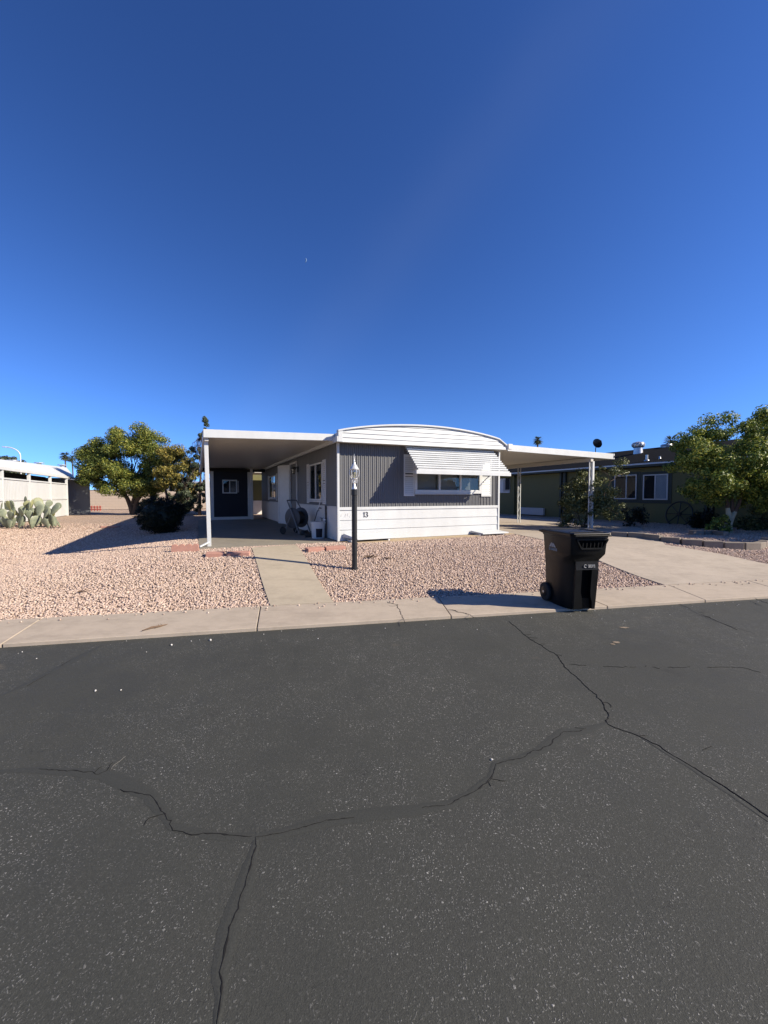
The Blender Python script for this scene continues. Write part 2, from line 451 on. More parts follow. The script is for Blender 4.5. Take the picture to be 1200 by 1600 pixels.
PATCHES = []
def cut_sheet(name, poly, mt, off=0.0, depth=.12, step=.45, zf=None, parent=None):
    """a slab whose top follows the ground"""
    import bmesh
    bm = bmesh.new()
    f = bm.faces.new([bm.verts.new((p[0], p[1], 0)) for p in poly])
    xs = [p[0] for p in poly]; ys = [p[1] for p in poly]
    for ax, lo, hi in ((0, min(xs), max(xs)), (1, min(ys), max(ys))):
        k = lo + step
        while k < hi - .02:
            no = (1, 0, 0) if ax == 0 else (0, 1, 0); co = (k, 0, 0) if ax == 0 else (0, k, 0)
            bmesh.ops.bisect_plane(bm, geom=bm.verts[:] + bm.edges[:] + bm.faces[:], plane_co=co, plane_no=no)
            k += step
    bm.normal_update()
    for fc in bm.faces:
        if fc.normal.z < 0: fc.normal_flip()
    ext = bmesh.ops.extrude_face_region(bm, geom=bm.faces[:])
    top = {v for v in ext['geom'] if isinstance(v, bmesh.types.BMVert)}
    for v_ in bm.verts:
        z = float((zf or Z)(v_.co.x, v_.co.y)) + off
        v_.co.z = z if v_ in top else z - depth
    bmesh.ops.recalc_face_normals(bm, faces=bm.faces[:])
    me = bpy.data.meshes.new(name); bm.to_mesh(me); bm.free()
    PATCHES.append(np.array([(p[0], p[1]) for p in poly]))
    return tag(link(name, me, mt, parent), kind='structure')

# pavement slabs along the street
pav = tag(bpy.data.objects.new('pavement', None), kind='structure'); COL.objects.link(pav)
def uj(px, py):
    p = gp(px, py, .04); return UV(p.x, p.y)
joints = []
for (a, b, c, d) in ((60, 968, 2, 1006), (405, 952, 398, 990), (690, 937, 716, 971), (933, 938, 968, 953.5), (1047, 914.5, 1117, 941)):
    joints.append((float(uj(a, b)[0]), float(uj(c, d)[0])))
jl = joints[0][0]; extra = [(jl - 1.75 * k, jl - 1.75 * k) for k in range(8, 0, -1)]
jr = joints[-1]
extra2 = [(jr[0] + 1.7 * k, jr[1] + 1.7 * k) for k in range(1, 10)]
joints = extra + joints + extra2
for (b0, f0), (b1, f1) in zip(joints[:-1], joints[1:]):
    g = .006
    pts = [(f0 + g, -.93), (f1 - g, -.93), (b1 - g, 0), (b0 + g, 0)]
    mb = MB()
    k = 6
    ring_t = []
    for (u, v_) in pts: x, y = XY(u, v_); ring_t.append((x, y))
    tilt = random.uniform(-.004, .004)
    dz = [random.uniform(-.003, .003) for _ in pts]
    mb.add([(x, y, -.06) for x, y in ring_t] + [(x, y, .04 + d) for (x, y), d in zip(ring_t, dz)],
           [(3,2,1,0),(4,5,6,7),(0,1,5,4),(1,2,6,5),(2,3,7,6),(3,0,4,7)])
    mb.build('concrete_slab', M['pavement'], pav, bevel=.007)
PATCHES.append(np.array([XY(-40, -.95), XY(40, -.95), XY(40, .0), XY(-40, .0)]))

# front path, carport slab, apron, driveway
def g2(px, py): p = gp(px, py); return (p.x, p.y)
w0, w1 = gp(421, 951), gp(522, 943)
u0, v0 = UV(w0.x, w0.y); u1, v1 = UV(w1.x, w1.y)
A0, A1 = XY(u0, .012), XY(u1, .012)
C0, C1 = g2(393, 855.5), g2(462, 851)
cut_sheet('front_path', [A0, A1, C1, C0], M['walk'], .0)
S = [L2W(-3.2, .0), L2W(.0, .0), L2W(0, 11.4), L2W(-3.2, 11.4)]
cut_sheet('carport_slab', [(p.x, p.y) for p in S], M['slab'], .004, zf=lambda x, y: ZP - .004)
S = [L2W(0.25, -.50), L2W(5.5, -.30), L2W(5.5, -.003), L2W(.0, -.003)]
cut_sheet('concrete_apron', [(p.x, p.y) for p in S], M['apron'], .006)
d0, d1 = gp(1042, 914.5), gp(1330, 899)
ud0, _ = UV(d0.x, d0.y); ud1, _ = UV(d1.x, d1.y)
q = [XY(ud0, .012), XY(ud1, .012), g2(1200, 881.5), g2(1130, 866), g2(1040, 851)]
rr = L2W(13.0, 1.0); r2 = L2W(13.0, 16); r3 = L2W(5.52, 16); r4 = L2W(5.52, -.30)
q += [(rr.x, rr.y), (r2.x, r2.y), (r3.x, r3.y), (r4.x, r4.y)]
cut_sheet('driveway', q, M['drive'], .0, step=.6)

# ------------------------------------------------------------------ road cracks and sealant
def strip(mb, pts, ws, z, crown=None):
    """a ribbon lying on the ground, its edges feathered down"""
    P = [Vector((p.x, p.y, 0)) for p in pts]; z0 = pts[0].z
    rows = [[], [], [], []]
    for i, p in enumerate(P):
        d = (P[min(i+1, len(P)-1)] - P[max(i-1, 0)]).normalized(); n_ = Vector((-d.y, d.x, 0)); w = ws[i] / 2
        for r_, (k, h) in zip(rows, ((1, .0006), (.45, 1), (-.45, 1), (-1, .0006))):
            r_.append(p + n_ * w * k + Vector((0, 0, z0 + (h if h < 1 else z - z0))))
    k = len(P); vs_ = [v for r_ in rows for v in r_]
    mb.add(vs_, [(j * k + i, (j + 1) * k + i, (j + 1) * k + i + 1, j * k + i + 1) for j in range(3) for i in range(k - 1)])
def jag(px, amp, n=7, z=0.0):
    pts = [gp(x, y, z) for x, y in px]; out = []
    o = 0; kink = 0
    for a, b in zip(pts[:-1], pts[1:]):
        d = (b - a); n_ = Vector((-d.y, d.x, 0)).normalized()
        m = max(2, int(d.length / .016))
        for i in range(m):
            if random.random() < .22: kink = random.gauss(0, amp * 1.5)
            o = o * .72 + random.gauss(0, amp * .55) + kink * .28
            fade = min(1, i / 3, (m - i) / 3)
            out.append(a + d * (i / m) + n_ * o * fade)
    out.append(pts[-1]); return out
def crack(px, w=.009, amp=.006, gaps=0.0, z=.0034, zg=0.0, mt='crack', parent=None, name='crack'):
    pts = jag(px, amp, z=zg); mb = MB(); run = []; n_ = len(pts)
    ph = random.uniform(0, 6)
    for i, p in enumerate(pts):
        hole = gaps and (math.sin(i * .21 + ph) + math.sin(i * .083 + ph * 2)) * .5 > 1 - 2 * gaps
        if not hole: run.append(p)
        if (hole or i == n_ - 1) and len(run) > 2:
            ws = [w * (.25 + random.random() ** 2 * 1.3) * min(1, .15 + j * .3, .15 + (len(run) - 1 - j) * .3) for j in range(len(run))]
            strip(mb, run, ws, z); run = []
        elif hole: run = []
    if mt == 'crack' and n_ > 60:
        for _ in range(n_ // 26):                                  # hairline spurs breaking away from the crack
            i = random.randrange(6, n_ - 6); p = pts[i]; d = (pts[i + 3] - pts[i - 3]).normalized(); a_ = math.atan2(d.y, d.x) + random.choice((-1, 1)) * random.uniform(.5, 1.3)
            sp = [p]
            for _k in range(random.randrange(3, 9)):
                a_ += random.gauss(0, .45); sp.append(sp[-1] + Vector((math.cos(a_), math.sin(a_), 0)) * .014)
            strip(mb, sp, [w * .45 * (1 - j / len(sp)) + .001 for j in range(len(sp))], z - .0006)
    o = mb.build(name, M[mt], parent or road); return tag(o, kind='structure')
def band(px, w, z=.0018):
    pts = jag(px, .002); mb = MB(); n_ = len(pts)
    ws = [w * (.8 + .25 * math.sin(i * .07) + random.uniform(-.06, .06)) * min(1, .3 + i * .05, .3 + (n_ - 1 - i) * .05) for i in range(n_)]
    strip(mb, pts, ws, z); return tag(mb.build('crack_sealant', M['sealant'], road), kind='structure')
main = [(795,971),(812,985),(830,1000),(850,1012),(872,1025),(882,1042),(905,1062),(933,1086),(945,1108),(950,1132),(985,1145),(1030,1165),(1068,1190),(1120,1222),(1160,1248),(1215,1287)]
left = [(950,1132),(930,1136),(905,1143),(880,1144),(865,1155),(845,1172),(815,1185),(775,1194),(768,1214),(735,1240),(700,1258)]
left2 = [(700,1258),(650,1266),(580,1272),(510,1282),(440,1302),(400,1308)]
left3 = [(400,1308),(370,1306),(340,1303),(300,1305),(270,1298),(258,1272),(235,1243),(195,1237),(174,1228),(164,1210),(130,1207),(60,1202)]
down = [(400,1308),(394,1340),(386,1370),(376,1400),(358,1450),(352,1480),(343,1520),(346,1555),(338,1606)]
band([(955,1128)] + left[1:] + left2[1:] + [(330,1306),(270,1292),(235,1243),(165,1210),(60,1203),(-30,1206)], .078)
band([(402,1300)] + down[1:], .075, .0019)
band([(160,1008),(100,1040),(40,1070),(-30,1102)], .09)
band([(1000,1152),(1080,1200),(1140,1240),(1215,1294)], .03)
band([(1050,938),(1110,968),(1180,990)], .05)
crack(main, .0125, .0055)
crack(left, .0095, .006, .15)
crack(left2, .006, .004, .45)
crack(left3, .0095, .006, .22)
crack(down, .0090, .0045, .04)
crack([(1068,1190),(1085,1178),(1112,1166)], .007, .006, .3)
crack([(768,1190),(745,1178),(720,1155)], .006, .005, .35)
crack([(1062,944),(1100,962),(1152,984)], .008, .006, .3)
crack([(0,1096),(60,1062),(110,1032)], .006, .006, .5)
crack([(890,1038),(960,1042),(1060,1043),(1200,1044)], .008, .01, .5)
crack([(200,1176),(186,1192),(166,1208)], .010, .012, .3, mt='scuff', name='scuff')
crack([(196,1182),(178,1196),(172,1206)], .007, .012, .3, mt='scuff', name='scuff')
crack([(605,940.5),(622,945),(626,960),(633,974)], .010, .008, .0, z=.0445, zg=.04, parent=pav)
crack([(700,953),(725,958),(745,966)], .010, .012, .15, z=.0445, zg=.04, parent=pav)
crack([(1180,935),(1190,940),(1200,943)], .012, .012, .1, z=.0445, zg=.04, parent=pav)
# long-dried oil or dust marks
def blot(name, px, py, rx, ry, mt, z=.005):
    c = gp(px, py, 0); n_ = 26; mb = MB(); vs_ = [(c.x, c.y, z)]
    for k in range(n_):
        a = 2 * math.pi * k / n_; r_ = random.uniform(.55, 1.1)
        vs_.append((c.x + rx * r_ * math.cos(a), c.y + ry * r_ * math.sin(a), z))
    mb.add(vs_, [(0, 1 + k, 1 + (k + 1) % n_) for k in range(n_)]); return tag(mb.build(name, mt, road), kind='structure')
M['dust'] = plain('tan_dust', (.22, .175, .125), .95, .3, 12)
for (px, py, rx, ry) in ((975, 981, .06, .03), (963, 1004, .04, .03), (958, 1007, .03, .02)):
    blot('dust_spot', px, py, rx, ry, M['dust'])

# ------------------------------------------------------------------ gravel stones (real geometry near the street, bed texture beyond)
phi = (1 + 5 ** .5) / 2
ICO_V = np.array([(-1,phi,0),(1,phi,0),(-1,-phi,0),(1,-phi,0),(0,-1,phi),(0,1,phi),(0,-1,-phi),(0,1,-phi),(phi,0,-1),(phi,0,1),(-phi,0,-1),(-phi,0,1)]) / math.sqrt(1 + phi * phi)
ICO_F = np.array([(0,11,5),(0,5,1),(0,1,7),(0,7,10),(0,10,11),(1,5,9),(5,11,4),(11,10,2),(10,7,6),(7,1,8),(3,9,4),(3,4,2),(3,2,6),(3,6,8),(3,8,9),(4,9,5),(2,4,11),(6,2,10),(8,6,7),(9,8,1)])
def inside(poly, x, y):
    r = np.zeros(len(x), bool); n_ = len(poly); j = n_ - 1
    for i in range(n_):
        xi, yi = poly[i]; xj, yj = poly[j]
        c = ((yi > y) != (yj > y)) & (x < (xj - xi) * (y - yi) / (yj - yi + 1e-12) + xi)
        r ^= c; j = i
    return r
def stones(name, x, y, z, smin, smax, mt):
    n_ = len(x)
    s = rng.uniform(smin, smax, n_)[:, None] * np.stack([rng.uniform(.8, 1.35, n_), rng.uniform(.7, 1.1, n_), rng.uniform(.5, .9, n_)], 1)
    V = ICO_V[None] * (1 + rng.uniform(-.22, .22, (n_, 12, 1))) * s[:, None, :]
    a = rng.uniform(0, 6.28, n_); ca, sa = np.cos(a)[:, None], np.sin(a)[:, None]
    b = rng.normal(0, .35, n_); cb, sb = np.cos(b)[:, None], np.sin(b)[:, None]
    X, Y, ZZ = V[..., 0], V[..., 1], V[..., 2]
    X, ZZ = X * cb + ZZ * sb, -X * sb + ZZ * cb
    X, Y = X * ca - Y * sa, X * sa + Y * ca
    V = np.stack([X + x[:, None], Y + y[:, None], ZZ + z[:, None]], -1).reshape(-1, 3)
    Fc = (ICO_F[None] + (np.arange(n_) * 12)[:, None, None]).reshape(-1, 3)
    me = bpy.data.meshes.new(name)
    me.vertices.add(len(V)); me.vertices.foreach_set('co', V.ravel())
    me.loops.add(len(Fc) * 3); me.loops.foreach_set('vertex_index', Fc.ravel().astype(np.int32))
    me.polygons.add(len(Fc)); me.polygons.foreach_set('loop_start', np.arange(0, len(Fc) * 3, 3, dtype=np.int32))
    me.update(calc_edges=True)
    return link(name, me, mt)
hp = [L2W(-.02, -.02), L2W(5.3, -.02), L2W(5.3, 16), L2W(-.02, 16)]
HOUSE = np.array([(p.x, p.y) for p in hp])
N = 620000
x = rng.uniform(-16, 14, N); y = rng.uniform(4.4, 17.5, N)
u, v = UV(x, y); D = y
ang = np.abs(x / y) < 1.12
ok = ang & (v > -.005)
for pth in PATCHES + [HOUSE]: ok &= ~inside(pth, x, y)
dens = np.interp(D, [4.4, 7.5, 9.5, 12, 15, 17.5], [2000, 1750, 1200, 640, 260, 80])
ok &= rng.uniform(0, 1, N) < dens / (N / (30 * 13.1)) 
x, y = x[ok], y[ok]
zz = Z(x, y) - .03 + rng.uniform(.004, .018, len(x))
D = y; print('stones', len(x))
k = D < 9.5
tag(stones('gravel', x[k], y[k], zz[k], .0095, .0195, M['gravel']), kind='stuff')
k = ~k
tag(stones('gravel', x[k], y[k], zz[k], .012, .025, M['gravel']), kind='stuff')
# stray stones kicked onto the pavement and the road
sx, sy = [], []
for _ in range(150):
    u_ = random.uniform(-7, 8); v_ = -abs(random.gauss(0, .10)) - .01
    X_, Y_ = XY(u_, v_); sx.append(X_); sy.append(Y_)
tag(stones('stray_gravel', np.array(sx), np.array(sy), np.full(len(sx), .048), .008, .018, M['gravel']), kind='stuff')
sx, sy = [], []
for _ in range(60):
    u_ = random.uniform(-6, 7); v_ = -.96 - abs(random.gauss(0, .25))
    X_, Y_ = XY(u_, v_); sx.append(X_); sy.append(Y_)
tag(stones('road_grit', np.array(sx), np.array(sy), np.full(len(sx), .003), .003, .007, M['pebble']), kind='stuff')
for i, (px, py, s_, lb) in enumerate(((149, 1080, .010, 'white pebble on the asphalt, left one of the nearby pair'), (189, 1079, .009, 'white pebble on the asphalt, right one of the nearby pair'),
        (268, 1008.5, .012, 'white pebble on asphalt by the pavement edge, below the dark twig'), (329, 1001, .014, 'larger white pebble lying against the pavement edge'),
        (768, 1188, .009, 'tiny white pebble beside the short side crack'))):
    p = gp(px, py, 0)
    tag(stones('pebble', np.array([p.x]), np.array([p.y]), np.array([s_ * .5]), s_, s_ * 1.05, M['pebble']), lb, 'pebble', 'white pebbles on the road')

# ------------------------------------------------------------------ the main mobile home
home = thing('mobile_home', 'grey and white mobile home with curved roof end, number 13 and slatted awning', 'mobile home', H0, EA)
W = 5.14
DEEP = 13.2
WIN = (2.23, 4.45, 1.25, 1.98)       # front opening a0,a1,z0,z1
# structural core, with the window opening left free
mb = MB()
y0, y1 = .03, .12
mb.box(.02, y0, -.06, WIN[0], y1, 2.5); mb.box(WIN[1], y0, -.06, W - .02, y1, 2.5)
mb.box(WIN[0], y0, -.06, WIN[1], y1, WIN[2]); mb.box(WIN[0], y0, WIN[3], WIN[1], y1, 2.5)
mb.box(.03, y1 + .002, -.06, .12, DEEP, 2.5); mb.box(W - .12, y1 + .002, -.06, W - .03, DEEP, 2.5); mb.box(.12, DEEP - .1, -.06, W - .12, DEEP, 2.5)
mb.box(.125, y1 + .004, .70, W - .125, DEEP - .12, .76)
mb.build('wall_core', M['grey_siding'], home)
mb = MB(); mb.box(.13, 3.2, .765, W - .13, 3.28, 2.45); mb.box(.13, .13, 2.40, W - .13, 3.19, 2.46)
mb.build('interior_wall', M['trailer'], home)
# corrugated front siding
mb = MB()
def rib_profile(a0, a1, pitch=.112):
    pts = []; a = a0
    while a < a1 - 1e-4:
        for da, d in ((0, 0), (.026, 0), (.034, -.016), (.048, -.016), (.056, 0), (.080, 0), (.086, .014), (.094, 0)):
            if a + da < a1: pts.append((a + da, d))
        a += pitch
    pts.append((a1, 0)); return pts
def siding(mb, a0, a1, z0, z1, y=.012):
    pr = rib_profile(a0, a1); n_ = len(pr)
    mb.add([(a, y + d, z0) for a, d in pr] + [(a, y + d, z1) for a, d in pr], [(i, i + 1, n_ + i + 1, n_ + i) for i in range(n_ - 1)])
siding(mb, .03, WIN[0], .86, 2.5); siding(mb, WIN[1], W - .03, .86, 2.5)
siding(mb, WIN[0], WIN[1], .86, WIN[2]); siding(mb, WIN[0], WIN[1], WIN[3], 2.5)
mb.build('front_siding', M['grey_siding'], home)
# side siding: flat sheets with battens
mb = MB(); b = .02
DOOR = (4.60, 5.62, .12, 2.32); SW = (1.38, 2.80, 1.02, 2.12); SW2 = (8.7, 10.6, 1.05, 2.1)
while b < DEEP:
    b2 = min(b + .405, DEEP)
    for z0, z1, lo, hi in ((.86, 2.5, b + .004, b2 - .004),):
        segs = [(lo, hi, z0, z1)]
        for (c0, c1, q0, q1) in (DOOR, SW, SW2):
            new = []
            for (l, h, zz0, zz1) in segs:
                if h <= c0 or l >= c1: new.append((l, h, zz0, zz1)); continue
                if l < c0: new.append((l, c0, zz0, zz1)); l = c0
                if h > c1: new.append((c1, h, zz0, zz1)); h = c1
                if q0 > zz0: new.append((l, h, zz0, q0))
                if q1 < zz1: new.append((l, h, q1, zz1))
            segs = new
        for (l, h, zz0, zz1) in segs: mb.box(.006, l, zz0, .028, h, zz1)
    b = b2
mb.build('side_siding', M['grey_siding'], home)
# skirting boards, lapped
for z0, z1 in ((.012, .282), (.286, .528), (.532, .786)):
    mb = MB(); mb.prism([(.035, .028, z0), (.035, -.020, z0), (.035, -.006, z1), (.035, .028, z1)], (W - .07, 0, 0))
    fixn(mb.build('skirting_board', M['white'], home, bevel=.004))
mb = MB(); mb.box(.033, -.028, .790, W - .033, .028, .866)
mb.build('trim_board', M['white'], home, bevel=.004)
b = .03
while b < DEEP - .1:
    b2 = min(b + 1.22, DEEP)
    for (l, h) in ([(b, b2)] if b2 < DOOR[0] or b > DOOR[1] else [(b, min(b2, DOOR[0]))] if b < DOOR[0] else ([(DOOR[1], b2)] if b2 > DOOR[1] + .1 else [])):
        if h - l > .05:
            mb = MB(); mb.box(-.006, l + .004, .012, .027, h - .004, .858); mb.build('skirting_panel', M['white_soft'], home, bevel=.004)
    b = b2
mb = MB()
for b0 in (.05,):
    mb.box(-.014, .04, .862, .026, DOOR[0] - .06, .884); mb.box(-.014, DOOR[1] + .06, .862, .026, DEEP, .884)
mb.build('skirting_cap', M['white_soft'], home)
for a in (-.030, W - .032):
    mb = MB(); mb.box(a, -.034, .0, a + .062, .03, 2.498); mb.build('corner_trim', M['white'], home, bevel=.006)
# roof: shallow arch, capped at the street end
def arch(a0=-.10, a1=5.18, crown=3.05, n=26, l=2.757, r=2.845):
    pts = []
    for i in range(n + 1):
        t = i / n; a = a0 + (4.88 - a0) * t
        base = l + (r - l) * t
        pts.append((a, base + (crown - (l + r) / 2) * (1 - (2 * t - 1) ** 2) ** .92))
    return pts
AR = arch()
body = [(-.08, -.22, 2.50)] + [(a if i else -.08, -.22, z - .05) for i, (a, z) in enumerate(AR)] + [(5.14, -.22, 2.64), (5.14, -.22, 2.52)]
mb = MB(); mb.prism(body, (0, DEEP + .4, 0)); fixn(mb.build('roof', M['white_roof'], home))
# fascia in lapped metal strips following the arch
def arch_z(a):
    for (p, q) in zip(AR[:-1], AR[1:]):
        if p[0] <= a <= q[0]: return p[1] + (q[1] - p[1]) * (a - p[0]) / (q[0] - p[0])
    if a < AR[0][0]: return AR[0][1]
    return AR[-1][1] + (2.66 - AR[-1][1]) * (a - AR[-1][0]) / (5.17 - AR[-1][0])
grid = [AR[0][0] + (5.165 - AR[0][0]) * i / 60 for i in range(61)]
lo = 2.47
for k in range(5):
    hi = lo + .112
    mb = MB(); top, bot = [], []
    for a in grid:
        zb = lo + .012 * a; zt = min(hi + .012 * a, arch_z(a) - .02)
        if zt - zb < .01:
            if len(top) > 1: pass
            continue
        bot.append((a, -.30 - .008, zb)); top.append((a, -.30 + .010, zt))
    if len(top) > 2:
        n_ = len(top)
        back_b = [(p[0], -.225, p[2]) for p in bot]; back_t = [(p[0], -.225, p[2]) for p in top]
        mb.loft([[bot[i], top[i], back_t[i], back_b[i]] for i in range(n_)])
        fixn(mb.build('fascia_strip', M['white'], home))
    lo = hi + .002
# rolled edge of the arch and the gutter lips
lip = [(a, -.275, z - .012) for a, z in AR] + [(5.165, -.275, 2.665)]
mb = MB()
rings = [[(a, -.345, z - .03), (a, -.345, z + .012), (a, -.20, z + .020), (a, -.20, z - .03)] for a, _, z in lip]
mb.loft(rings); fixn(mb.build('roof_edge', M['white'], home, bevel=.006))
mb = MB(); mb.box(-.13, -.33, 2.47, -.095, DEEP, 2.60); mb.box(-.095, -.33, 2.47, .02, -.312, 2.76)
mb.build('gutter', M['white'], home, bevel=.005)
mb = MB(); mb.box(5.17, -.33, 2.53, 5.22, DEEP, 2.655); mb.box(5.20, -.36, 2.55, 5.36, -.22, 2.70)
mb.build('gutter', M['white_soft'], home, bevel=.01)
mb = MB(); mb.prism([(-.06, -.22, 2.502), (5.15, -.22, 2.525), (5.15, .02, 2.525), (-.06, .02, 2.502)], (0, 0, -.012)); mb.build('soffit', M['soffit'], home)

# front window: three lights in a white frame
fr = MB()
a0, a1, z0, z1 = WIN
m1, m2 = 3.01, 3.73
fr.box(a0 - .03, -.045, z0 - .03, a1 + .03, .03, z0 + .06); fr.box(a0 - .03, -.03, z1 - .05, a1 + .03, .03, z1 + .03)
fr.box(a0 - .03, -.03, z0 + .062, a0 + .05, .03, z1 - .052); fr.box(a1 - .05, -.03, z0 + .062, a1 + .03, .03, z1 - .052)
for mm in (m1, m2): fr.box(mm - .03, -.026, z0 + .062, mm + .03, .03, z1 - .052)
fr.box(a0 - .06, -.085, z0 - .055, a1 - .30, -.001, z0 - .032)
win = fr.build('window', M['white'], home, bevel=.004)
for (p, q) in ((a0 + .05, m1 - .03), (m1 + .03, m2 - .03), (m2 + .03, a1 - .05)):
    mb = MB(); mb.box(p, .0, z0 + .06, q, .005, z1 - .05); mb.build('pane', M['glass'], win)
    s_ = MB(); s_.box(p, -.012, z0 + .06, q, -.002, z0 + .072); s_.build('glazing_bar', M['white_soft'], win)
cur = MB()
for k in range(30): cur.box(m2 + .06 + k * .0225, .14 + .02 * (k % 2), z0 - .05, m2 + .081 + k * .0225, .155 + .02 * (k % 2), z1 + .02)
tag(cur.build('curtain', M['blind'], home), kind='stuff')
for (p, q, zb) in ((a0 + .02, m1 - .02, z0 + .02), (m1 + .02, m2 - .02, z0 + .02)):
    mb = MB(); mb.box(p, .15, zb, q, .155, z1); mb.build('roller_blind', M['blind'], home)

def shutter(name, w, h, parent, mtx, mt):
    """louvred shutter standing in local x (width), z (height), facing -y"""
    mb = MB()
    mb.box(0, -.022, 0, .035, 0, h); mb.box(w - .035, -.022, 0, w, 0, h)
    for z in (0, h * .5 - .025, h - .05): mb.box(.0352, -.0215, z, w - .0352, 0, z + .05)
    z = .055
    while z < h - .07:
        if not (h * .5 - .05 < z < h * .5 + .03):
            mb.prism([(.036, -.020, z), (.036, -.005, z + .048), (.036, -.001, z + .048), (.036, -.016, z)], (w - .072, 0, 0))
        z += .052
    o = mb.build(name, mt, parent); o.matrix_local = mtx; return fixn(o)
shutter('shutter', .325, 1.13, home, Matrix.Translation((1.866, -.003, 1.147)), M['white'])
shutter('shutter', .37, 1.15, home, Matrix.Translation((4.478, -.003, 1.135)), M['white'])
ROT = Matrix.Rotation(-math.pi / 2, 4, 'Z')
def side_m(b, z): return Matrix.Translation((.002, b, z)) @ ROT
for (b_hi, w_, z_, h_) in ((1.33, .30, .92, 1.24), (3.11, .26, .92, 1.24), (8.64, .26, .95, 1.2), (10.92, .26, .95, 1.2)):
    shutter('shutter', w_, h_, home, side_m(b_hi, z_), M['white_soft'])

# awning over the front window
aw = MB()
aa0, aa1 = 1.835, 4.885
aw.box(aa0 - .02, -.80, 1.715, aa1 + .02, -.782, 1.815)
aw.box(aa0 - .02, -.7815, 1.722, aa0 + .0, -.70, 1.81); aw.box(aa1, -.7815, 1.722, aa1 + .02, -.70, 1.81)
for a in (aa0 + .25, (aa0 + aa1) / 2, aa1 - .25): aw.bar((a, -.03, 2.45), (a, -.775, 1.785), .03, .02)
for a in (aa0 + .06, aa1 - .06): aw.bar((a, -.02, 1.80), (a, -.77, 1.76), .022, .022)
awn = aw.build('awning', M['white'], home, bevel=.003)
ns = 11
for k in range(ns):
    t0 = k / ns
    y = -.045 - t0 * .745; z = 2.492 - t0 * .70
    ya = y - .745 / ns - .004; st_ = .70 / ns
    o0 = aa0 + .03
    mb = MB()
    mb.prism([(o0, y + .05, z + .012), (o0, ya, z - .002), (o0, ya, z - st_ + .020), (o0, ya + .008, z - st_ + .020), (o0, ya + .008, z - .012), (o0, y + .05, z + .002)], (aa1 - aa0 - .06, 0, 0))
    fixn(mb.build('awning_slat', M['white'], awn))

# house number in serif strokes
def stroke(mb, pts, ws, y=-.026, d=.008):
    P = [Vector((p[0], 0, p[1])) for p in pts]; Lf, Rt = [], []
    for i, p in enumerate(P):
        dd = (P[min(i + 1, len(P) - 1)] - P[max(i - 1, 0)]).normalized(); n_ = Vector((-dd.z, 0, dd.x))
        Lf.append(p + n_ * ws[i] / 2); Rt.append(p - n_ * ws[i] / 2)
    rings = [[(l.x, y, l.z), (r.x, y, r.z), (r.x, y + d, r.z), (l.x, y + d, l.z)] for l, r in zip(Lf, Rt)]
    mb.loft(rings)
def digit(ch, x, z, h):
    mb = MB(); w = h * .5
    if ch == '1':
        stroke(mb, [(x + w * .5, z), (x + w * .5, z + h)], [h * .13] * 2)
        stroke(mb, [(x + w * .12, z + .010), (x + w * .9, z + .010)], [h * .07] * 2, -.027)
        stroke(mb, [(x + w * .14, z + h * .84), (x + w * .5, z + h * .97)], [h * .05, h * .09], -.028)
    else:
        up = [(x + w * (.48 - .44 * math.cos(t)), z + h * (.74 + .24 * math.sin(t))) for t in np.linspace(R(15), R(190), 10)]
        up = [(x + w * .06, z + h * .80)] + [(x + w * (.46 + .40 * math.sin(t)), z + h * (.755 + .225 * math.cos(t))) for t in np.linspace(R(-55), R(180), 12)]
        stroke(mb, up, [h * .10] + [h * (.06 + .09 * max(0, math.sin(t))) for t in np.linspace(R(-55), R(180), 12)])
        dn = [(x + w * (.44 + .50 * math.sin(t)), z + h * (.265 + .255 * math.cos(t))) for t in np.linspace(R(5), R(235), 14)] + [(x + w * .06, z + h * .19)]
        stroke(mb, dn, [h * (.06 + .10 * max(0, math.sin(t))) for t in np.linspace(R(5), R(235), 14)] + [h * .11], -.0275)
    return fixn(mb.build('house_number', M['ink'], home))
digit('1', .672, .602, .135); digit('3', .740, .602, .135)
for (a, z, s_) in ((.075, .66, .05), (.185, .66, .09), (.245, .675, .07), (.31, .63, .05)):
    mb = MB(); stroke(mb, [(a, z - s_ / 2), (a + .012, z), (a + .03, z + s_ / 2)], [.012, .02, .01], -.0225, .003); mb.build('lettering_residue', M['ghost'], home)

# side window, door, sconce
def side_window(b0, b1, z0, z1, mull, backing=True):
    f = MB(); t_ = .045
    f.box(-.022, b0, z0, .03, b1, z0 + t_); f.box(-.022, b0, z1 - t_, .03, b1, z1)
    f.box(-.022, b0, z0 + t_ + .001, .03, b0 + t_, z1 - t_ - .001); f.box(-.022, b1 - t_, z0 + t_ + .001, .03, b1, z1 - t_ - .001)
    f.box(-.018, mull - .022, z0 + t_ + .001, .03, mull + .022, z1 - t_ - .001)
    f.box(-.05, b0 - .03, z0 - .05, -.002, b1 + .03, z0 - .004)
    w_ = f.build('window', M['white_soft'], home, bevel=.003)
    for p, q in ((b0 + t_, mull - .022), (mull + .022, b1 - t_)):
        mb = MB(); mb.box(.004, p, z0 + t_, .009, q, z1 - t_); mb.build('pane', M['glass'], w_)
        mb = MB(); mb.box(.022, p, z0 + t_, .0245, q, z1 - t_); mb.build('window_backing', M['dark'], w_)  # dark sheet set just behind the glass
side_window(*SW, 2.10); side_window(*SW2, 9.6)
dr = MB()
b0, b1, z0, z1 = DOOR
dr.box(-.030, b0 - .075, z0 - .10, .03, b0, z1 + .07); dr.box(-.030, b1, z0 - .10, .03, b1 + .075, z1 + .07); dr.box(-.030, b0 + .001, z1, .03, b1 - .001, z1 + .07)
dr.box(-.06, b0 + .001, z0 - .10, .10, b1 - .001, z0)
door = dr.build('door_frame', M['white_soft'], home, bevel=.004)
mb = MB(); mb.box(.04, b0 + .01, z0 + .01, .08, b1 - .01, z1 - .01)
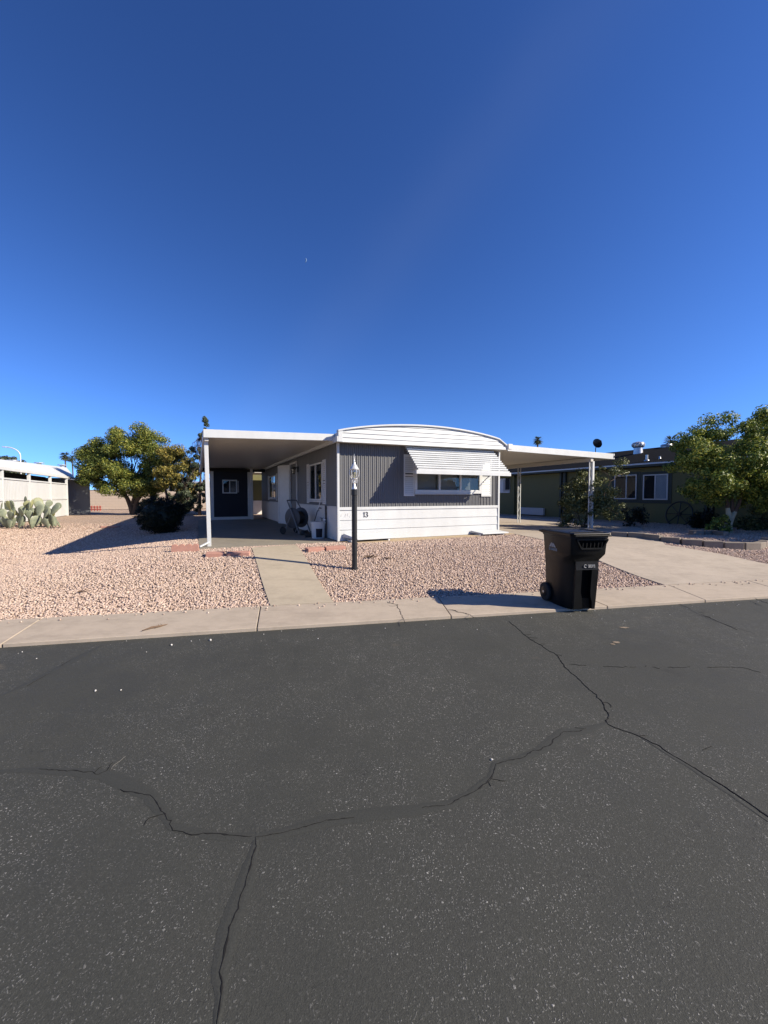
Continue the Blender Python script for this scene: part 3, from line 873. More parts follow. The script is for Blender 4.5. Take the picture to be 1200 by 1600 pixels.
for zz0, zz1 in ((.35, .95), (1.15, 2.1)): mb.box(.034, b0 + .16, zz0, .0398, b1 - .16, zz1)
mb.build('door', M['white_soft'], door, bevel=.003)
mb = MB(); mb.lathe([(.0, -.06), (.03, -.055), (.033, -.035), (.012, -.02), (.012, .0)], (.036, b0 + .09, 1.08), 10, 'X'); mb.build('handle', M['black_metal'], door, 30)
# storm door swung back almost flat against the wall
hinge = Vector((-.035, 5.70, .10)); tip = Vector((-.335, 6.36, .10)); dd = (tip - hinge).normalized(); nn = Vector((-dd.y, dd.x, 0)) 
def leafbox(mb, s0, s1, z0, z1, t0, t1):
    p = [hinge + dd * s0 + nn * t0, hinge + dd * s1 + nn * t0, hinge + dd * s1 + nn * t1, hinge + dd * s0 + nn * t1]
    mb.prism([(q.x, q.y, z0) for q in p], (0, 0, z1 - z0))
LW = (tip - hinge).length; HH = 2.33
mb = MB()
leafbox(mb, 0, .07, .08, HH, -.015, .015); leafbox(mb, LW - .07, LW, .08, HH, -.015, .015); leafbox(mb, .0705, LW - .0705, .08, .22, -.015, .015); leafbox(mb, .0705, LW - .0705, HH - .09, HH, -.015, .015)
leafbox(mb, .0705, LW - .0705, .221, HH - .091, -.004, .004); leafbox(mb, LW * .42, LW * .55, .9, HH - .12, -.02, -.0045)
fixn(mb.build('storm_door', M['white_soft'], home))
sc_ = MB(); sc_.box(-.03, 4.33, 1.98, .004, 4.45, 2.18); sc_.bar((-.02, 4.39, 2.13), (-.16, 4.39, 2.16), .025, .025); sc_.lathe([(.03, 2.14), (.095, 2.12), (.10, 2.10)], (-.16, 4.39, 0), 10); sc_.lathe([(.04, 1.91), (.06, 1.93), (.06, 1.915)], (-.16, 4.39, 0), 10)
for k in range(6): sc_.tube([(-.16 + .075 * math.cos(k * 1.047), 4.39 + .075 * math.sin(k * 1.047), 2.11), (-.16 + .05 * math.cos(k * 1.047), 4.39 + .05 * math.sin(k * 1.047), 1.925)], .006, 5)
so = sc_.build('wall_sconce', M['black_metal'], home)
mb = MB(); mb.lathe([(.045, 1.93), (.068, 2.09)], (-.16, 4.39, 0), 10); mb.build('lamp_shade', M['lamp_glass'], so, 40)
# hose tap and pipe on the side skirting
pp = MB(); pp.box(-.055, .93, .0, -.018, .985, .885); pp.tube([(-.03, 1.0, .52), (-.03, 1.55, .52)], .008, 6); pp.tube([(-.03, 1.35, .52), (-.03, 1.35, .30)], .012, 6); pp.tube([(-.02, 1.42, .80), (-.10, 1.42, .80), (-.10, 1.42, .72)], .013, 6); pp.lathe([(.03, .82), (.03, .832)], (-.07, 1.42, 0), 8)
pp.build('water_pipe', M['grey_plastic'], home)
mb = MB(); mb.tube([(-.05, 1.0, .50), (-.09, .96, .52), (-.06, .90, .50)], .025, 6); mb.build('tap', M['galv'], home, 40)
mb = MB(); mb.box(-.012, 7.72, .15, -.0065, 7.80, .55); mb.build('skirting_vent', M['dark'], home)

# low white boards lying against the skirting
def wedge(lbl, pts, z0, z1, loc):
    o = thing('wooden_ramp', lbl, 'low ramp', loc, EA, 'low white ramps before the skirting')
    (xa, ya), (xb, yb), (xc, yc), (xd, yd) = pts
    mb = MB(); mb.add([(xa, ya, z0[0]), (xb, yb, z0[0]), (xc, yc, z0[1]), (xd, yd, z0[1]), (xa, ya, z1[0]), (xb, yb, z1[0]), (xc, yc, z1[1]), (xd, yd, z1[1])],
        [(3,2,1,0),(4,5,6,7),(0,1,5,4),(1,2,6,5),(2,3,7,6),(3,0,4,7)])
    mb.build('deck_board', M['white'], o, bevel=.006)
    for x0_ in (min(xa, xd) + .10, max(xb, xc) - .20):
        mb = MB(); mb.box(x0_, min(ya, yb) + .05, .0, x0_ + .05, max(yc, yd) - .02, z0[0] - .002); mb.build('bearer', M['white_soft'], o)
zg = lambda a, b: float(Z(*L2W(a, b).xy))
pA = L2W(.28, -.40); pB = L2W(4.13, -.40)
wedge('low white sloping ramp board on the ground behind the lamp post', [(.08, -.02), (1.15, .02), (1.10, .36), (-.16, .36)], (.055, .10), (.085, .20), (pA.x, pA.y, zg(.8, -.35)))
wedge('low white sloping ramp board at the right end of the white skirting', [(.12, .0), (1.10, .02), (.92, .36), (-.05, .36)], (.035, .07), (.07, .13), (pB.x, pB.y, zg(4.6, -.3)))

# ------------------------------------------------------------------ carports
def pans(parent, a0, a1, b0, b1, za, zb, pitch=.30):
    """ribbed roof pans running from the home (a1/zb) out to the gutter (a0/za)"""
    n_ = int(round((b1 - b0) / pitch)); src = None
    mb = MB(); p = (b1 - b0) / n_
    prof = [(.0, .0), (.006, .0), (.012, .018), (.022, .018), (.028, 0), (p - .002, 0), (p - .002, .03), (0, .03)]
    mb.loft([[(a0, y, za + z) for y, z in prof], [(a1, y, zb + z) for y, z in prof]])
    src = fixn(mb.build('roof_pan', M['soffit'], parent)); src.location = (0, b0, 0)
    for k in range(1, n_): inst(src, parent, (0, b0 + k * p, 0))
cpl = thing('carport', 'white carport with a flat pan roof and thin corner post left of the home', 'carport', H0, EA)
pans(cpl, -3.01, -.135, .02, 15.0, 2.47, 2.56)
mb = MB(); mb.prism([(-3.075, -.03, 2.425), (-.10, -.03, 2.525), (-.10, -.03, 2.69), (-3.075, -.03, 2.605)], (0, .045, 0)); fixn(mb.build('front_fascia', M['white'], cpl, bevel=.006))
mb = MB(); mb.box(-3.085, .018, 2.42, -3.015, 15.0, 2.60); mb.build('gutter', M['white'], cpl, bevel=.008)
mb = MB(); mb.box(-3.05, .03, 2.36, -2.97, 15.0, 2.418); mb.build('edge_beam', M['soffit'], cpl)
mb = MB(); mb.prism([(-3.01, .02, 2.502), (-.14, .02, 2.592), (-.14, 15, 2.592), (-3.01, 15, 2.502)], (0, 0, .05)); fixn(mb.build('roof_deck', M['white_roof'], cpl))
mb = MB()
pts = [(-3.02, .17, 2.42), (-2.985, .34, .0)]
mb.bar(pts[1], pts[0], .085, .085, (0, 1, 0)); mb.bar((-3.19, .12, .02), (-2.99, .30, .10), .05, .03)
mb.build('post', M['white'], cpl, bevel=.005)
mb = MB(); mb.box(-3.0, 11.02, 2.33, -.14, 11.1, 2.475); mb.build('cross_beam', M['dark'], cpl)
mb = MB(); mb.box(-.85, 10.85, 0, -.74, 10.95, 2.47); mb.build('post', M['white_soft'], cpl, bevel=.005)

def lattice_post(parent, a, b, h, solid=False):
    q = MB()
    q.box(a - .085, b - .016, 0, a - .053, b + .016, h)
    if solid: q.box(a + .045, b - .045, 0, a + .135, b + .045, h)
    else: q.box(a + .053, b - .016, 0, a + .085, b + .016, h)
    post = q.build('post', M['white'], parent, bevel=.004)
    s_ = MB(); x0, x1 = a - .052, a + (.044 if solid else .052); z = .12; k = 0; n_ = 7; dz = (h - .25) / n_
    for k in range(n_):
        zc = .12 + dz * (k + .5); pts = []
        for j in range(13):
            tt = j / 12; sg = 1 if k % 2 else -1
            pts.append((a + (x0 - a + .006) * math.cos(math.pi * tt) * sg, b, zc - dz * .48 + dz * .96 * tt))
        s_.tube(pts, .008, 5)
        cc = [(a + .020 * math.cos(t), b, zc + .045 * math.sin(t)) for t in np.linspace(0, 6.28, 12)]
        s_.tube(cc, .006, 4)
    s_.build('scroll_bar', M['white'], post, 50)
cpr = thing('carport', 'white carport on ornamental scroll posts right of the home', 'carport', H0, EA)
pans(cpr, 10.40, 5.30, .05, 7.4, 2.50, 2.575)
mb = MB(); mb.prism([(5.50, .0, 2.54), (10.40, .0, 2.475), (10.40, .0, 2.672), (5.50, .0, 2.735)], (0, .045, 0)); fixn(mb.build('front_fascia', M['white'], cpr, bevel=.006))
mb = MB(); mb.box(10.405, -.004, 2.475, 10.47, 7.4, 2.672); mb.build('gutter', M['white'], cpr, bevel=.008)
mb = MB(); mb.box(9.30, .05, 2.36, 9.42, 7.4, 2.49); mb.build('edge_beam', M['soffit'], cpr)
mb = MB(); mb.prism([(5.32, .05, 2.61), (10.40, .05, 2.535), (10.40, 7.4, 2.535), (5.32, 7.4, 2.61)], (0, 0, .045)); fixn(mb.build('roof_deck', M['white_roof'], cpr))
mb = MB(); mb.box(10.43, -.022, 2.53, 10.452, -.005, 2.60); mb.build('downspout_cap', M['black_metal'], cpr)
lattice_post(cpr, 9.36, .10, 2.37, True)
lattice_post(cpr, 9.36, 3.55, 2.37)

# ------------------------------------------------------------------ shed at the back of the carport
shed = thing('storage_shed', 'dark navy storage shed with a small white window at the back of the carport', 'shed', H0, EA)
sb = 11.2
(sa0, sz0) = front(329, 735, sb); (sa1, _) = front(391.5, 735, sb)
mb = MB(); mb.box(sa0 + .02, sb, -.05, sa1 - .02, sb + 2.6, 2.44); mb.build('wall', M['navy'], shed)
for a, w_ in ((sa0 - .02, .14), (sa1 - .15, .15)):
    mb = MB(); mb.box(a, sb - .03, .14, a + w_, sb - .002, 2.43); mb.build('corner_trim', M['white_soft'], shed, bevel=.004)
mb = MB(); mb.box(sa0 - .02, sb - .034, -.02, sa1, sb - .002, .139); mb.build('base_board', M['white_soft'], shed, bevel=.004)
(wa0, wz1) = front(347.2, 749.5, sb); (wa1, wz0) = front(370.5, 771, sb); wm = (wa0 + wa1) / 2
f = MB(); f.box(wa0, sb - .03, wz0, wa1, sb - .002, wz0 + .05); f.box(wa0, sb - .03, wz1 - .05, wa1, sb - .002, wz1)
for a in (wa0, wm - .025, wa1 - .05): f.box(a, sb - .029, wz0 + .051, a + .05, sb - .002, wz1 - .051)
w_ = f.build('window', M['white'], shed)
mb = MB(); mb.box(wa0 + .05, sb - .012, wz0 + .05, wm - .025, sb - .008, wz1 - .05); mb.build('pane', M['glass'], w_)
mb = MB(); mb.box(wm + .025, sb - .012, wz0 + .05, wa1 - .05, sb - .008, wz1 - .05); mb.build('pane', M['glass'], w_)
mb = MB()
for k in range(7): mb.box(wm + .05 + k * .055, sb - .006, wz0 + .05, wm + .085 + k * .055, sb - .002, wz1 - .05)
mb.build('blind', M['blind'], w_)

# olive home seen through the gap beyond the shed
rh = thing('neighbouring_home', 'olive green home with white base seen through the gap beyond the shed', 'mobile home', L2W(-.1, 17.5), EA)
mb = MB(); mb.box(-1.15, 0, -.1, 3.4, 5, 2.6); mb.build('wall', M['olive'], rh)
mb = MB(); mb.box(-.75, -.03, -.1, 3.4, -.002, .85); mb.build('skirting_panel', M['white_soft'], rh)
mb = MB(); mb.prism([(-1.25, -.4, 2.61), (-.02, -.4, 2.61), (-.02, 2.5, 3.1), (-1.25, 2.5, 3.1)], (0, 0, .1)); mb.prism([(-1.25, 5.4, 2.61), (-.02, 5.4, 2.61), (-.02, 2.51, 3.1), (-1.25, 2.51, 3.1)], (0, 0, .1)); fixn(mb.build('roof', M['white_roof'], rh))
mb = MB(); mb.box(-1.3, -2.9, 2.50, 3.6, -.45, 2.60); mb.build('porch_roof', M['soffit'], rh)  # canopy added and widened out of view to keep the olive wall shaded
mb = MB(); mb.box(-1.24, -2.85, -.05, -1.16, -2.77, 2.499); mb.build('canopy_post', M['white_soft'], rh)
mb = MB(); mb.box(-.28, -.06, -.05, -.14, -.031, 2.55); mb.build('corner_trim', M['white_soft'], rh)
mb = MB(); mb.box(-.85, -.05, 1.2, -.5, -.005, 2.1); w_ = mb.build('window', M['white_soft'], rh); mb = MB(); mb.box(-.80, -.056, 1.25, -.55, -.051, 2.05); mb.build('pane', M['glass'], w_)

# ------------------------------------------------------------------ lamp post
lb = gp(554, 888)
lamp = thing('lamp_post', 'black lamp post with a silver glass lantern standing in the pink gravel', 'lamp post', lb)
mb = MB(); mb.lathe([(.062, -.15), (.062, .02), (.050, .03), (.050, 1.36), (.058, 1.365), (.058, 1.47), (.05, 1.475)], n=20); mb.build('pole', M['black_metal'], lamp, 35)
zt = 1.475
mb = MB(); mb.lathe([(.047, zt), (.047, zt + .01), (.040, zt + .03), (.022, zt + .085), (.018, zt + .10), (.030, zt + .11), (.030, zt + .12), (.018, zt + .13), (.018, zt + .165), (.05, zt + .18), (.058, zt + .19), (.058, zt + .20)], n=16)
lan = mb.build('lantern', M['silver'], lamp, 35)
mb = MB(); mb.lathe([(.052, zt + .20), (.068, zt + .26), (.074, zt + .31), (.070, zt + .36)], n=8, cap=False); mb.build('glass', M['lamp_glass'], lan)
mb = MB(); mb.lathe([(.085, zt + .355), (.090, zt + .37), (.070, zt + .40), (.038, zt + .45), (.022, zt + .475), (.022, zt + .485), (.012, zt + .50), (.016, zt + .52), (.006, zt + .545), (.004, zt + .62), (.0005, zt + .66)], n=16); mb.build('cap', M['silver'], lan, 40)
for k in range(6):
    a = k * math.pi / 3; c, s_ = math.cos(a), math.sin(a)
    mb = MB(); mb.tube([(c * r_, s_ * r_, zt + z) for r_, z in ((.030, .115), (.060, .13), (.066, .155), (.045, .172), (.056, .20), (.082, .25), (.090, .30), (.084, .36))], .0065, 6); mb.build('cage_bar', M['silver'], lan, 50)
mb = MB(); mb.lathe([(.012, zt + .20), (.012, zt + .26), (.022, zt + .28), (.022, zt + .31), (.006, zt + .335)], n=10); mb.build('bulb', M['whitewash'], lan, 40)

# ------------------------------------------------------------------ wheelie bin
f1, f2 = gp(892.7, 952, .04), gp(930, 950.7, .04)
yaw = R(8)
bf = Vector((math.sin(yaw), -math.cos(yaw), 0))
bc = (f1 + f2) / 2 - bf * .25 - Vector((.012, 0, 0))
binn = thing('wheelie_bin', 'black plastic wheelie bin with closed lid standing on the pavement edge', 'wheelie bin', (bc.x, bc.y, .04), yaw)
def bsec(z, hw, yf, yb, cx, cy):
    r_ = .035
    return [(-hw + cx, yf, z), (hw - cx, yf, z), (hw - cx * .35, yf + cy * .30, z), (hw, yf + cy, z), (hw, yb - r_, z), (hw - r_ * .3, yb - r_ * .3, z), (hw - r_, yb, z),
            (-hw + r_, yb, z), (-hw + r_ * .3, yb - r_ * .3, z), (-hw, yb - r_, z), (-hw, yf + cy, z), (-hw + cx * .35, yf + cy * .30, z)]
mb = MB()
mb.loft([bsec(*a) for a in ((0.0, .244, -.245, .265, .075, .22), (.012, .250, -.25, .272, .08, .23), (.30, .256, -.275, .282, .085, .23), (.60, .264, -.305, .292, .09, .22), (.66, .267, -.315, .295, .08, .20),
        (.735, .272, -.345, .298, .03, .035), (.75, .275, -.352, .300, .028, .03), (.955, .284, -.372, .315, .028, .03), (.96, .292, -.382, .325, .028, .03), (.985, .292, -.382, .325, .028, .03))])
binn.scale = (.93, 1, 1)
body = fixn(mb.build('bin_body', M['black_plastic'], binn, 30))
# raised front pillars around the recessed middle
def fy(z): return np.interp(z, [0, .3, .6, .66], [-.245, -.275, -.305, -.315])
def pillar(xs_out, xs_in, zs):
    mb = MB(); rings = []
    for xo, xi, z in zip(xs_out, xs_in, zs):
        y = float(fy(z)); rings.append([(xo, y + .004, z), (xo, y - .040, z), (xi, y - .040, z), (xi, y + .004, z)])
    mb.loft(rings); return fixn(mb.build('front_rib', M['black_plastic'], body, 25))
zs = [.004, .10, .17, .24, .34, .54]
pillar([-.165, -.168, -.169, -.17, -.171, -.172], [-.045, -.040, -.052, -.075, -.082, -.080], zs)
pillar([.165, .168, .169, .17, .171, .172], [.120, .110, .085, .075, .072, .070], zs)
mb = MB(); rings = []
for z in (.541, .60, .65): y = float(fy(z)); k_ = (.65 - z) / .109; d_ = .012 + .028 * k_; rings.append([(-.172, y + .004, z), (-.172, y - d_, z), (.172, y - d_, z), (.172, y + .004, z)])
mb.loft(rings); fixn(mb.build('front_rib', M['black_plastic'], body, 25))
mb = MB()
rings = []
for z in (.012, .25, .54): y = float(fy(z)); rings.append([(-.10, y - .002, z), (.125 if z < .1 else .09, y - .002, z), (.125 if z < .1 else .09, y + .002, z), (-.10, y + .002, z)])
mb.loft(rings); fixn(mb.build('recess_panel', M['black_recess'], body))  # flat dark sheet; the recess shade is in its colour
# trapezoid grip with fins under the lid
def fy2(z): return float(np.interp(z, [.735, .955], [-.345, -.372]))
g_ = MB()
P = lambda x, z, d=.012: (x, fy2(z) - d, z)
for p, q in ((P(-.20, .945), P(.272, .945)), (P(-.20, .945), P(-.12, .825)), (P(-.12, .825), P(.205, .825)), (P(.205, .825), P(.272, .945))): g_.bar(p, q, .020, .014, (0, 1, 0))
grip = g_.build('grip', M['black_plastic'], body)
mb = MB(); mb.prism([P(-.185, .935, .003), P(.255, .935, .003), P(.195, .835, .003), P(-.115, .835, .003)], (0, .006, 0)); fixn(mb.build('grip_panel', M['black_recess'], grip))  # darker face carries the shade inside the grip
for k in range(6):
    x_ = -.105 + k * .058; mb = MB(); mb.bar(P(x_, .832, .008), P(x_ + .004, .905, .004), .012, .016, (0, 1, 0)); mb.build('fin', M['black_plastic'], grip)
# lid with raised rim, hinge bar, handle
mb = MB()
def lsec(z, hw, yf, yb, r_): return [(-hw + r_, yf, z), (hw - r_, yf, z), (hw, yf + r_, z), (hw, yb - r_, z), (hw - r_, yb, z), (-hw + r_, yb, z), (-hw, yb - r_, z), (-hw, yf + r_, z)]
mb.loft([lsec(.988, .298, -.405, .345, .03), (lsec(1.018, .303, -.418, .355, .035)), lsec(1.028, .298, -.413, .35, .035), lsec(1.034, .28, -.39, .33, .03), lsec(1.022, .27, -.375, .32, .03), lsec(1.030, .20, -.28, .25, .03)])
lid = fixn(mb.build('lid', M['black_plastic'], binn, 28))
mb = MB(); mb.box(-.26, -.435, .985, .29, -.41, 1.006); mb.build('lid_lip', M['black_plastic'], lid, bevel=.006)
for (p0, p1) in (((-.26, -.30), (.26, -.30)), ((-.26, .22), (.26, .22))):
    mb = MB(); mb.bar((p0[0], p0[1], 1.032), (p1[0], p1[1], 1.032), .025, .012); mb.build('lid_ridge', M['black_plastic'], lid, bevel=.004)
mb = MB(); mb.tube([(-.24, .30, .97), (-.27, .40, 1.0), (-.27, .43, 1.0), (.27, .43, 1.0), (.27, .40, 1.0), (.24, .30, .97)], .016, 8); mb.build('handle', M['black_plastic'], binn, 50)
mb = MB(); mb.tube([(-.29, .375, 1.0), (.29, .375, 1.0)], .012, 8); mb.build('hinge', M['black_plastic'], binn, 50)
for x_ in (-.30, .24):
    mb = MB(); mb.lathe([(.02, 0), (.105, 0), (.128, .008), (.132, .02), (.132, .045), (.128, .057), (.105, .065), (.02, .065)], (x_, .235, .132), 28, 'X'); wh = mb.build('wheel', M['rubber'], binn, 40)
    mb = MB(); xs_ = x_ - .004 if x_ < 0 else x_ + .052
    mb.lathe([(.0, 0), (.075, .002), (.085, .008), (.03, .012), (.0, .014)], (xs_, .235, .132), 20, 'X'); mb.build('hub', M['black_plastic'], wh, 40)
    mb = MB(); mb.lathe([(.0, -.006), (.018, -.006), (.018, .006), (0, .006)], (xs_ - .001 if x_ < 0 else xs_ + .015, .235, .132), 12, 'X'); mb.build('axle_cap', M['galv'], wh)
mb = MB(); mb.tube([(-.30, .235, .132), (.30, .235, .132)], .012, 8); mb.build('axle', M['galv'], binn, 50)
mb = MB(); mb.box(-.20, .14, .0, .20, .30, .10); mb.build('axle_housing', M['black_plastic'], binn, bevel=.02)
# stamped white marks: mountain emblem and a line of letters on the side, a small emblem and number in front
def side_x(z): return float(np.interp(z, [.735, .955], [-.272, -.284])) - .0025
def side_poly(mb, pts): mb.prism([(side_x(z), y, z) for y, z in pts], (.003, 0, 0))
mb = MB()
yc, zc = .06, .80
side_poly(mb, [(yc + .085, zc), (yc + .035, zc + .055), (yc + .012, zc + .062), (yc + .030, zc + .02), (yc + .040, zc)])
side_poly(mb, [(yc + .028, zc), (yc + .018, zc + .03), (yc + .004, zc + .055), (yc - .008, zc + .03), (yc - .014, zc)])
side_poly(mb, [(yc - .026, zc), (yc - .018, zc + .022), (yc - .002, zc + .06), (yc - .035, zc + .045), (yc - .080, zc - .002)])
fixn(mb.build('mountain_emblem', M['print'], body))
def seg_text(name, s, org, ux, uz, un, h, parent, mt, sp=.72):
    """block lettering built from strokes"""
    G = {'0': [((.1,0),(.1,1)),((.6,0),(.6,1)),((.1,0),(.6,0)),((.1,1),(.6,1))], '1': [((.35,0),(.35,1)),((.2,.8),(.35,1))], '6': [((.1,0),(.1,1)),((.1,1),(.6,1)),((.1,.5),(.6,.5)),((.6,.5),(.6,0)),((.1,0),(.6,0))],
         '8': [((.1,0),(.1,1)),((.6,0),(.6,1)),((.1,0),(.6,0)),((.1,1),(.6,1)),((.1,.5),(.6,.5))], '9': [((.6,0),(.6,1)),((.1,1),(.6,1)),((.1,.5),(.1,1)),((.1,.5),(.6,.5)),((.1,0),(.6,0))],
         '|': [((.3,0),(.3,1))], 'o': [((.1,0),(.1,.9)),((.6,0),(.6,.9)),((.1,0),(.6,0)),((.1,.9),(.6,.9))]}
    mb = MB(); ux, uz, un = Vector(ux), Vector(uz), Vector(un); x_ = 0
    for ch in s:
        for k, (a, b) in enumerate(G.get(ch, [])):
            p = Vector(org) + ux * (x_ + a[0] * h) + uz * a[1] * h + un * .0004 * k; q = Vector(org) + ux * (x_ + b[0] * h) + uz * b[1] * h + un * .0004 * k
            d_ = (q - p).normalized() * h * .07
            mb.bar(p - d_, q + d_, .004, h * .16, un)
        x_ += h * sp
    return mb.build(name, mt, parent)
so_ = Vector((side_x(.752) - .001, yc + .090, .755))
seg_text('side_lettering', '0||o|0o|08', so_, (0, -1, 0), (0, 0, 1), (-1, 0, 0), .030, body, M['print'], .66)
seg_text('bin_number', '00019', (.005, fy(.60) - .037, .575), (1, 0, 0), (0, .12, 1), (0, -1, 0), .032, body, M['print'], .66)
mb = MB(); mb.tube([(-.035 + .020 * math.cos(t_), float(fy(.60)) - .036, .592 + .018 * math.sin(t_)) for t_ in np.linspace(.2, 5.6, 14)], .0045, 5); mb.build('front_emblem', M['print'], body)

# ------------------------------------------------------------------ things standing in the carport
rc = L2W(-.52, 2.35)
reel = thing('hose_reel_cart', 'dark hose reel cart with round drum and folding frame standing in the carport', 'hose reel cart', rc, R(58))
mb = MB()
for x_ in (-.19, .16): mb.lathe([(.03, 0), (.29, 0), (.305, .008), (.305, .022), (.29, .03), (.03, .03)], (x_, 0, .50), 28, 'X')
drum = mb.build('reel_drum', M['grey_plastic'], reel, 35)
mb = MB(); mb.lathe([(.13, -.155), (.16, -.155), (.16, .155), (.13, .155)], (0, 0, .50), 24, 'X')
for k in range(9): mb.tube([(-.14 + k * .034 + .01 * math.sin(t_), .18 * math.cos(t_), .50 + .18 * math.sin(t_)) for t_ in np.linspace(0, 6.28, 18)], .017, 5)
mb.build('wound_hose', M['black_metal'], drum, 40)
fr_ = MB()
for x_ in (-.24, .24):
    fr_.tube([(x_, -.34, .03), (x_, -.06, .62), (x_ * .8, .20, 1.02)], .018, 8); fr_.tube([(x_, .30, .03), (x_, .02, .52)], .018, 8)
fr_.tube([(-.19, .20, 1.02), (.19, .20, 1.02)], .018, 8); fr_.tube([(-.24, -.34, .035), (.24, -.34, .035)], .015, 8); fr_.tube([(-.24, .0, .5), (.24, .0, .5)], .012, 6)
fr_.build('frame', M['steel'], reel, 40)
for x_ in (-.29, .26):
    mb = MB(); mb.lathe([(.02, 0), (.11, 0), (.12, .015), (.11, .03), (.02, .03)], (x_, .30, .12), 18, 'X'); mb.build('wheel', M['rubber'], reel, 40)
hs = MB(); hs.tube([(.26 + .16 * math.cos(t_) * (1 - t_ / 40), -.30 + .16 * math.sin(t_), .03 + t_ * .006) for t_ in np.linspace(0, 19, 60)], .018, 6)
ho = hs.build('garden_hose', M['black_metal'], None, 50); ho.location = rc; ho.rotation_euler = (0, 0, EA - R(20)); tag(ho, 'coiled black garden hose lying on the slab beside the white bucket', 'hose')
bl = L2W(-.235, 1.02)
bkt = thing('bucket', 'white plastic bucket with a dark square label under the side window', 'bucket', bl, EA)
mb = MB(); mb.lathe([(.165, 0), (.17, .005), (.195, .39), (.205, .392), (.205, .43), (.20, .432)], n=26); mb.build('pail', M['white_soft'], bkt, 40)
mb = MB(); mb.lathe([(.212, .425), (.212, .45), (.19, .452), (.0, .450)], n=26); mb.build('lid', M['white_soft'], bkt, 40)
mb = MB()
lab = [(-.1 + .0, 0)]
angs = np.linspace(R(236), R(292), 9)
mb.loft([[((.1725 + .0655 * z) * math.cos(a), (.1725 + .0655 * z) * math.sin(a), z) for z in (.03, .27)] + [((.169 + .0655 * z) * math.cos(a), (.169 + .0655 * z) * math.sin(a), z) for z in (.27, .03)] for a in angs])
fixn(mb.build('label', M['navy'], bkt, 40))
br = L2W(-.36, 1.33)
brm = thing('broom', 'push broom with a long two-tone handle leaning on the side wall', 'broom', br, EA)
mb = MB(); mb.bar((-.16, 0, .07), (.16, 0, .07), .07, .05); mb.build('broom_head', M['bark'], brm, bevel=.008)
mb = MB(); mb.prism([(-.16, -.035, .044), (.16, -.035, .044), (.16, .035, .044), (-.16, .035, .044)], (0, 0, -.044)); mb.build('bristles', M['black_metal'], brm)
mb = MB(); mb.tube([(0, 0, .09), (.20, .0, .75)], .013, 8); mb.build('handle', M['black_metal'], brm, 40)
mb = MB(); mb.tube([(.20, .0, .75), (.325, .0, 1.15)], .011, 8); mb.build('grip', M['white_soft'], brm, 40)

# ------------------------------------------------------------------ red pavers and the scalloped edging
def paver(px0, px1, lbl, w=.40, d=.19, h=.06, rz=0, tilt=0, sink=.02):
    a, b = gp(*px0), gp(*px1); c = (a + b) / 2; ang_ = math.atan2(b.y - a.y, b.x - a.x); L_ = (b - a).length
    mb = MB(); mb.box(-L_ / 2 + .008, -.005, -.05, L_ / 2 - .008, d, h - sink)
    o = mb.build('paver', M['brick'], None, bevel=.008); o.location = c; o.rotation_euler = (tilt, 0, ang_)
    return tag(o, lbl, 'paver', 'red pavers edging the carport slab')
paver((320.5, 869.5), (350.5, 868), 'red paver at the foot of the white carport post', tilt=R(5), h=.075)
paver((353, 868), (390, 867), 'red paver left of the concrete path by its upper corner', tilt=R(5), h=.07)
paver((481, 862), (508, 859), 'red paver right of the concrete path by its upper corner', tilt=R(5), h=.07)
paver((509, 859.5), (541, 857), 'red paver beside the front left corner of the home', tilt=R(5), h=.07, d=.17)
a, b = gp(267, 862), gp(311, 860); L_ = (b - a).length
mb = MB(); n_ = 4; pts = [(0, 0, -.05)]
pts += [(L_, 0, -.05)]
topp = []
for k in range(n_):
    for t_ in np.linspace(math.pi, 0, 6): topp.append((L_ * (k + .5) / n_ + L_ / n_ * .42 * math.cos(t_), 0, .115 + .035 * math.sin(t_)))
mb.prism(pts + topp[::-1], (0, .06, 0))
o = fixn(mb.build('scalloped_edging', M['brick'], None, bevel=.004)); o.location = a; o.rotation_euler = (0, 0, math.atan2(b.y - a.y, b.x - a.x)); tag(o, 'scalloped red edging block in the gravel left of the carport post', 'edging block')
for (px, py, lb_, rz_) in ((172, 824, 'flat brown stone lying in the gravel before the round bush', .2),):
    p = gp(px, py); mb = MB(); mb.loft([lsec(0, .35, -.12, .12, .06), lsec(.05, .33, -.10, .10, .06)]); o = fixn(mb.build('stepping_stone', M['brick'])); o.location = p; o.rotation_euler = (0, 0, rz_); tag(o, lb_, 'stone')
# dry sprigs and twig
def sprig(px, py, n_, L_, lbl, name='dry_sprig', z0=None, flat=.3):
    p = gp(px, py, z0); mb = MB()
    for k in range(n_):
        a_ = random.uniform(0, 6.28); l_ = L_ * random.uniform(.4, 1)
        q = [Vector((0, 0, .005)), Vector((math.cos(a_) * l_ * .5, math.sin(a_) * l_ * .5, l_ * flat * random.random() + .01)), Vector((math.cos(a_ + .4) * l_, math.sin(a_ + .4) * l_, l_ * flat * .6 * random.random() + .005))]
        mb.tube(q, [.006, .004, .002], 4)
    o = mb.build(name, M['dead']); o.location = p; return tag(o, lbl, 'twigs')
sprig(578, 871, 26, .20, 'dry brown weed in the gravel right of the lamp post')
sprig(605, 873, 14, .14, 'thin dry weed in the gravel a little further right of the lamp post')
sprig(128, 925, 12, .12, 'small dark sprig lying in the left gravel')
p0, p1 = gp(222, 986, .045), gp(262, 976, .045); mb = MB()
mb.tube([p0 + Vector((0, 0, .006)), p0.lerp(p1, .35) + Vector((0, .01, .012)), p0.lerp(p1, .7) + Vector((0, -.01, .008)), p1 + Vector((0, 0, .006))], [.004, .013, .011, .003], 6)
for k in range(7):
    q = p0.lerp(p1, .2 + .1 * k) + Vector((0, 0, .008)); mb.tube([q, q + Vector((random.uniform(-.06, .06), random.uniform(-.07, .07), .004))], [.004, .002], 4)
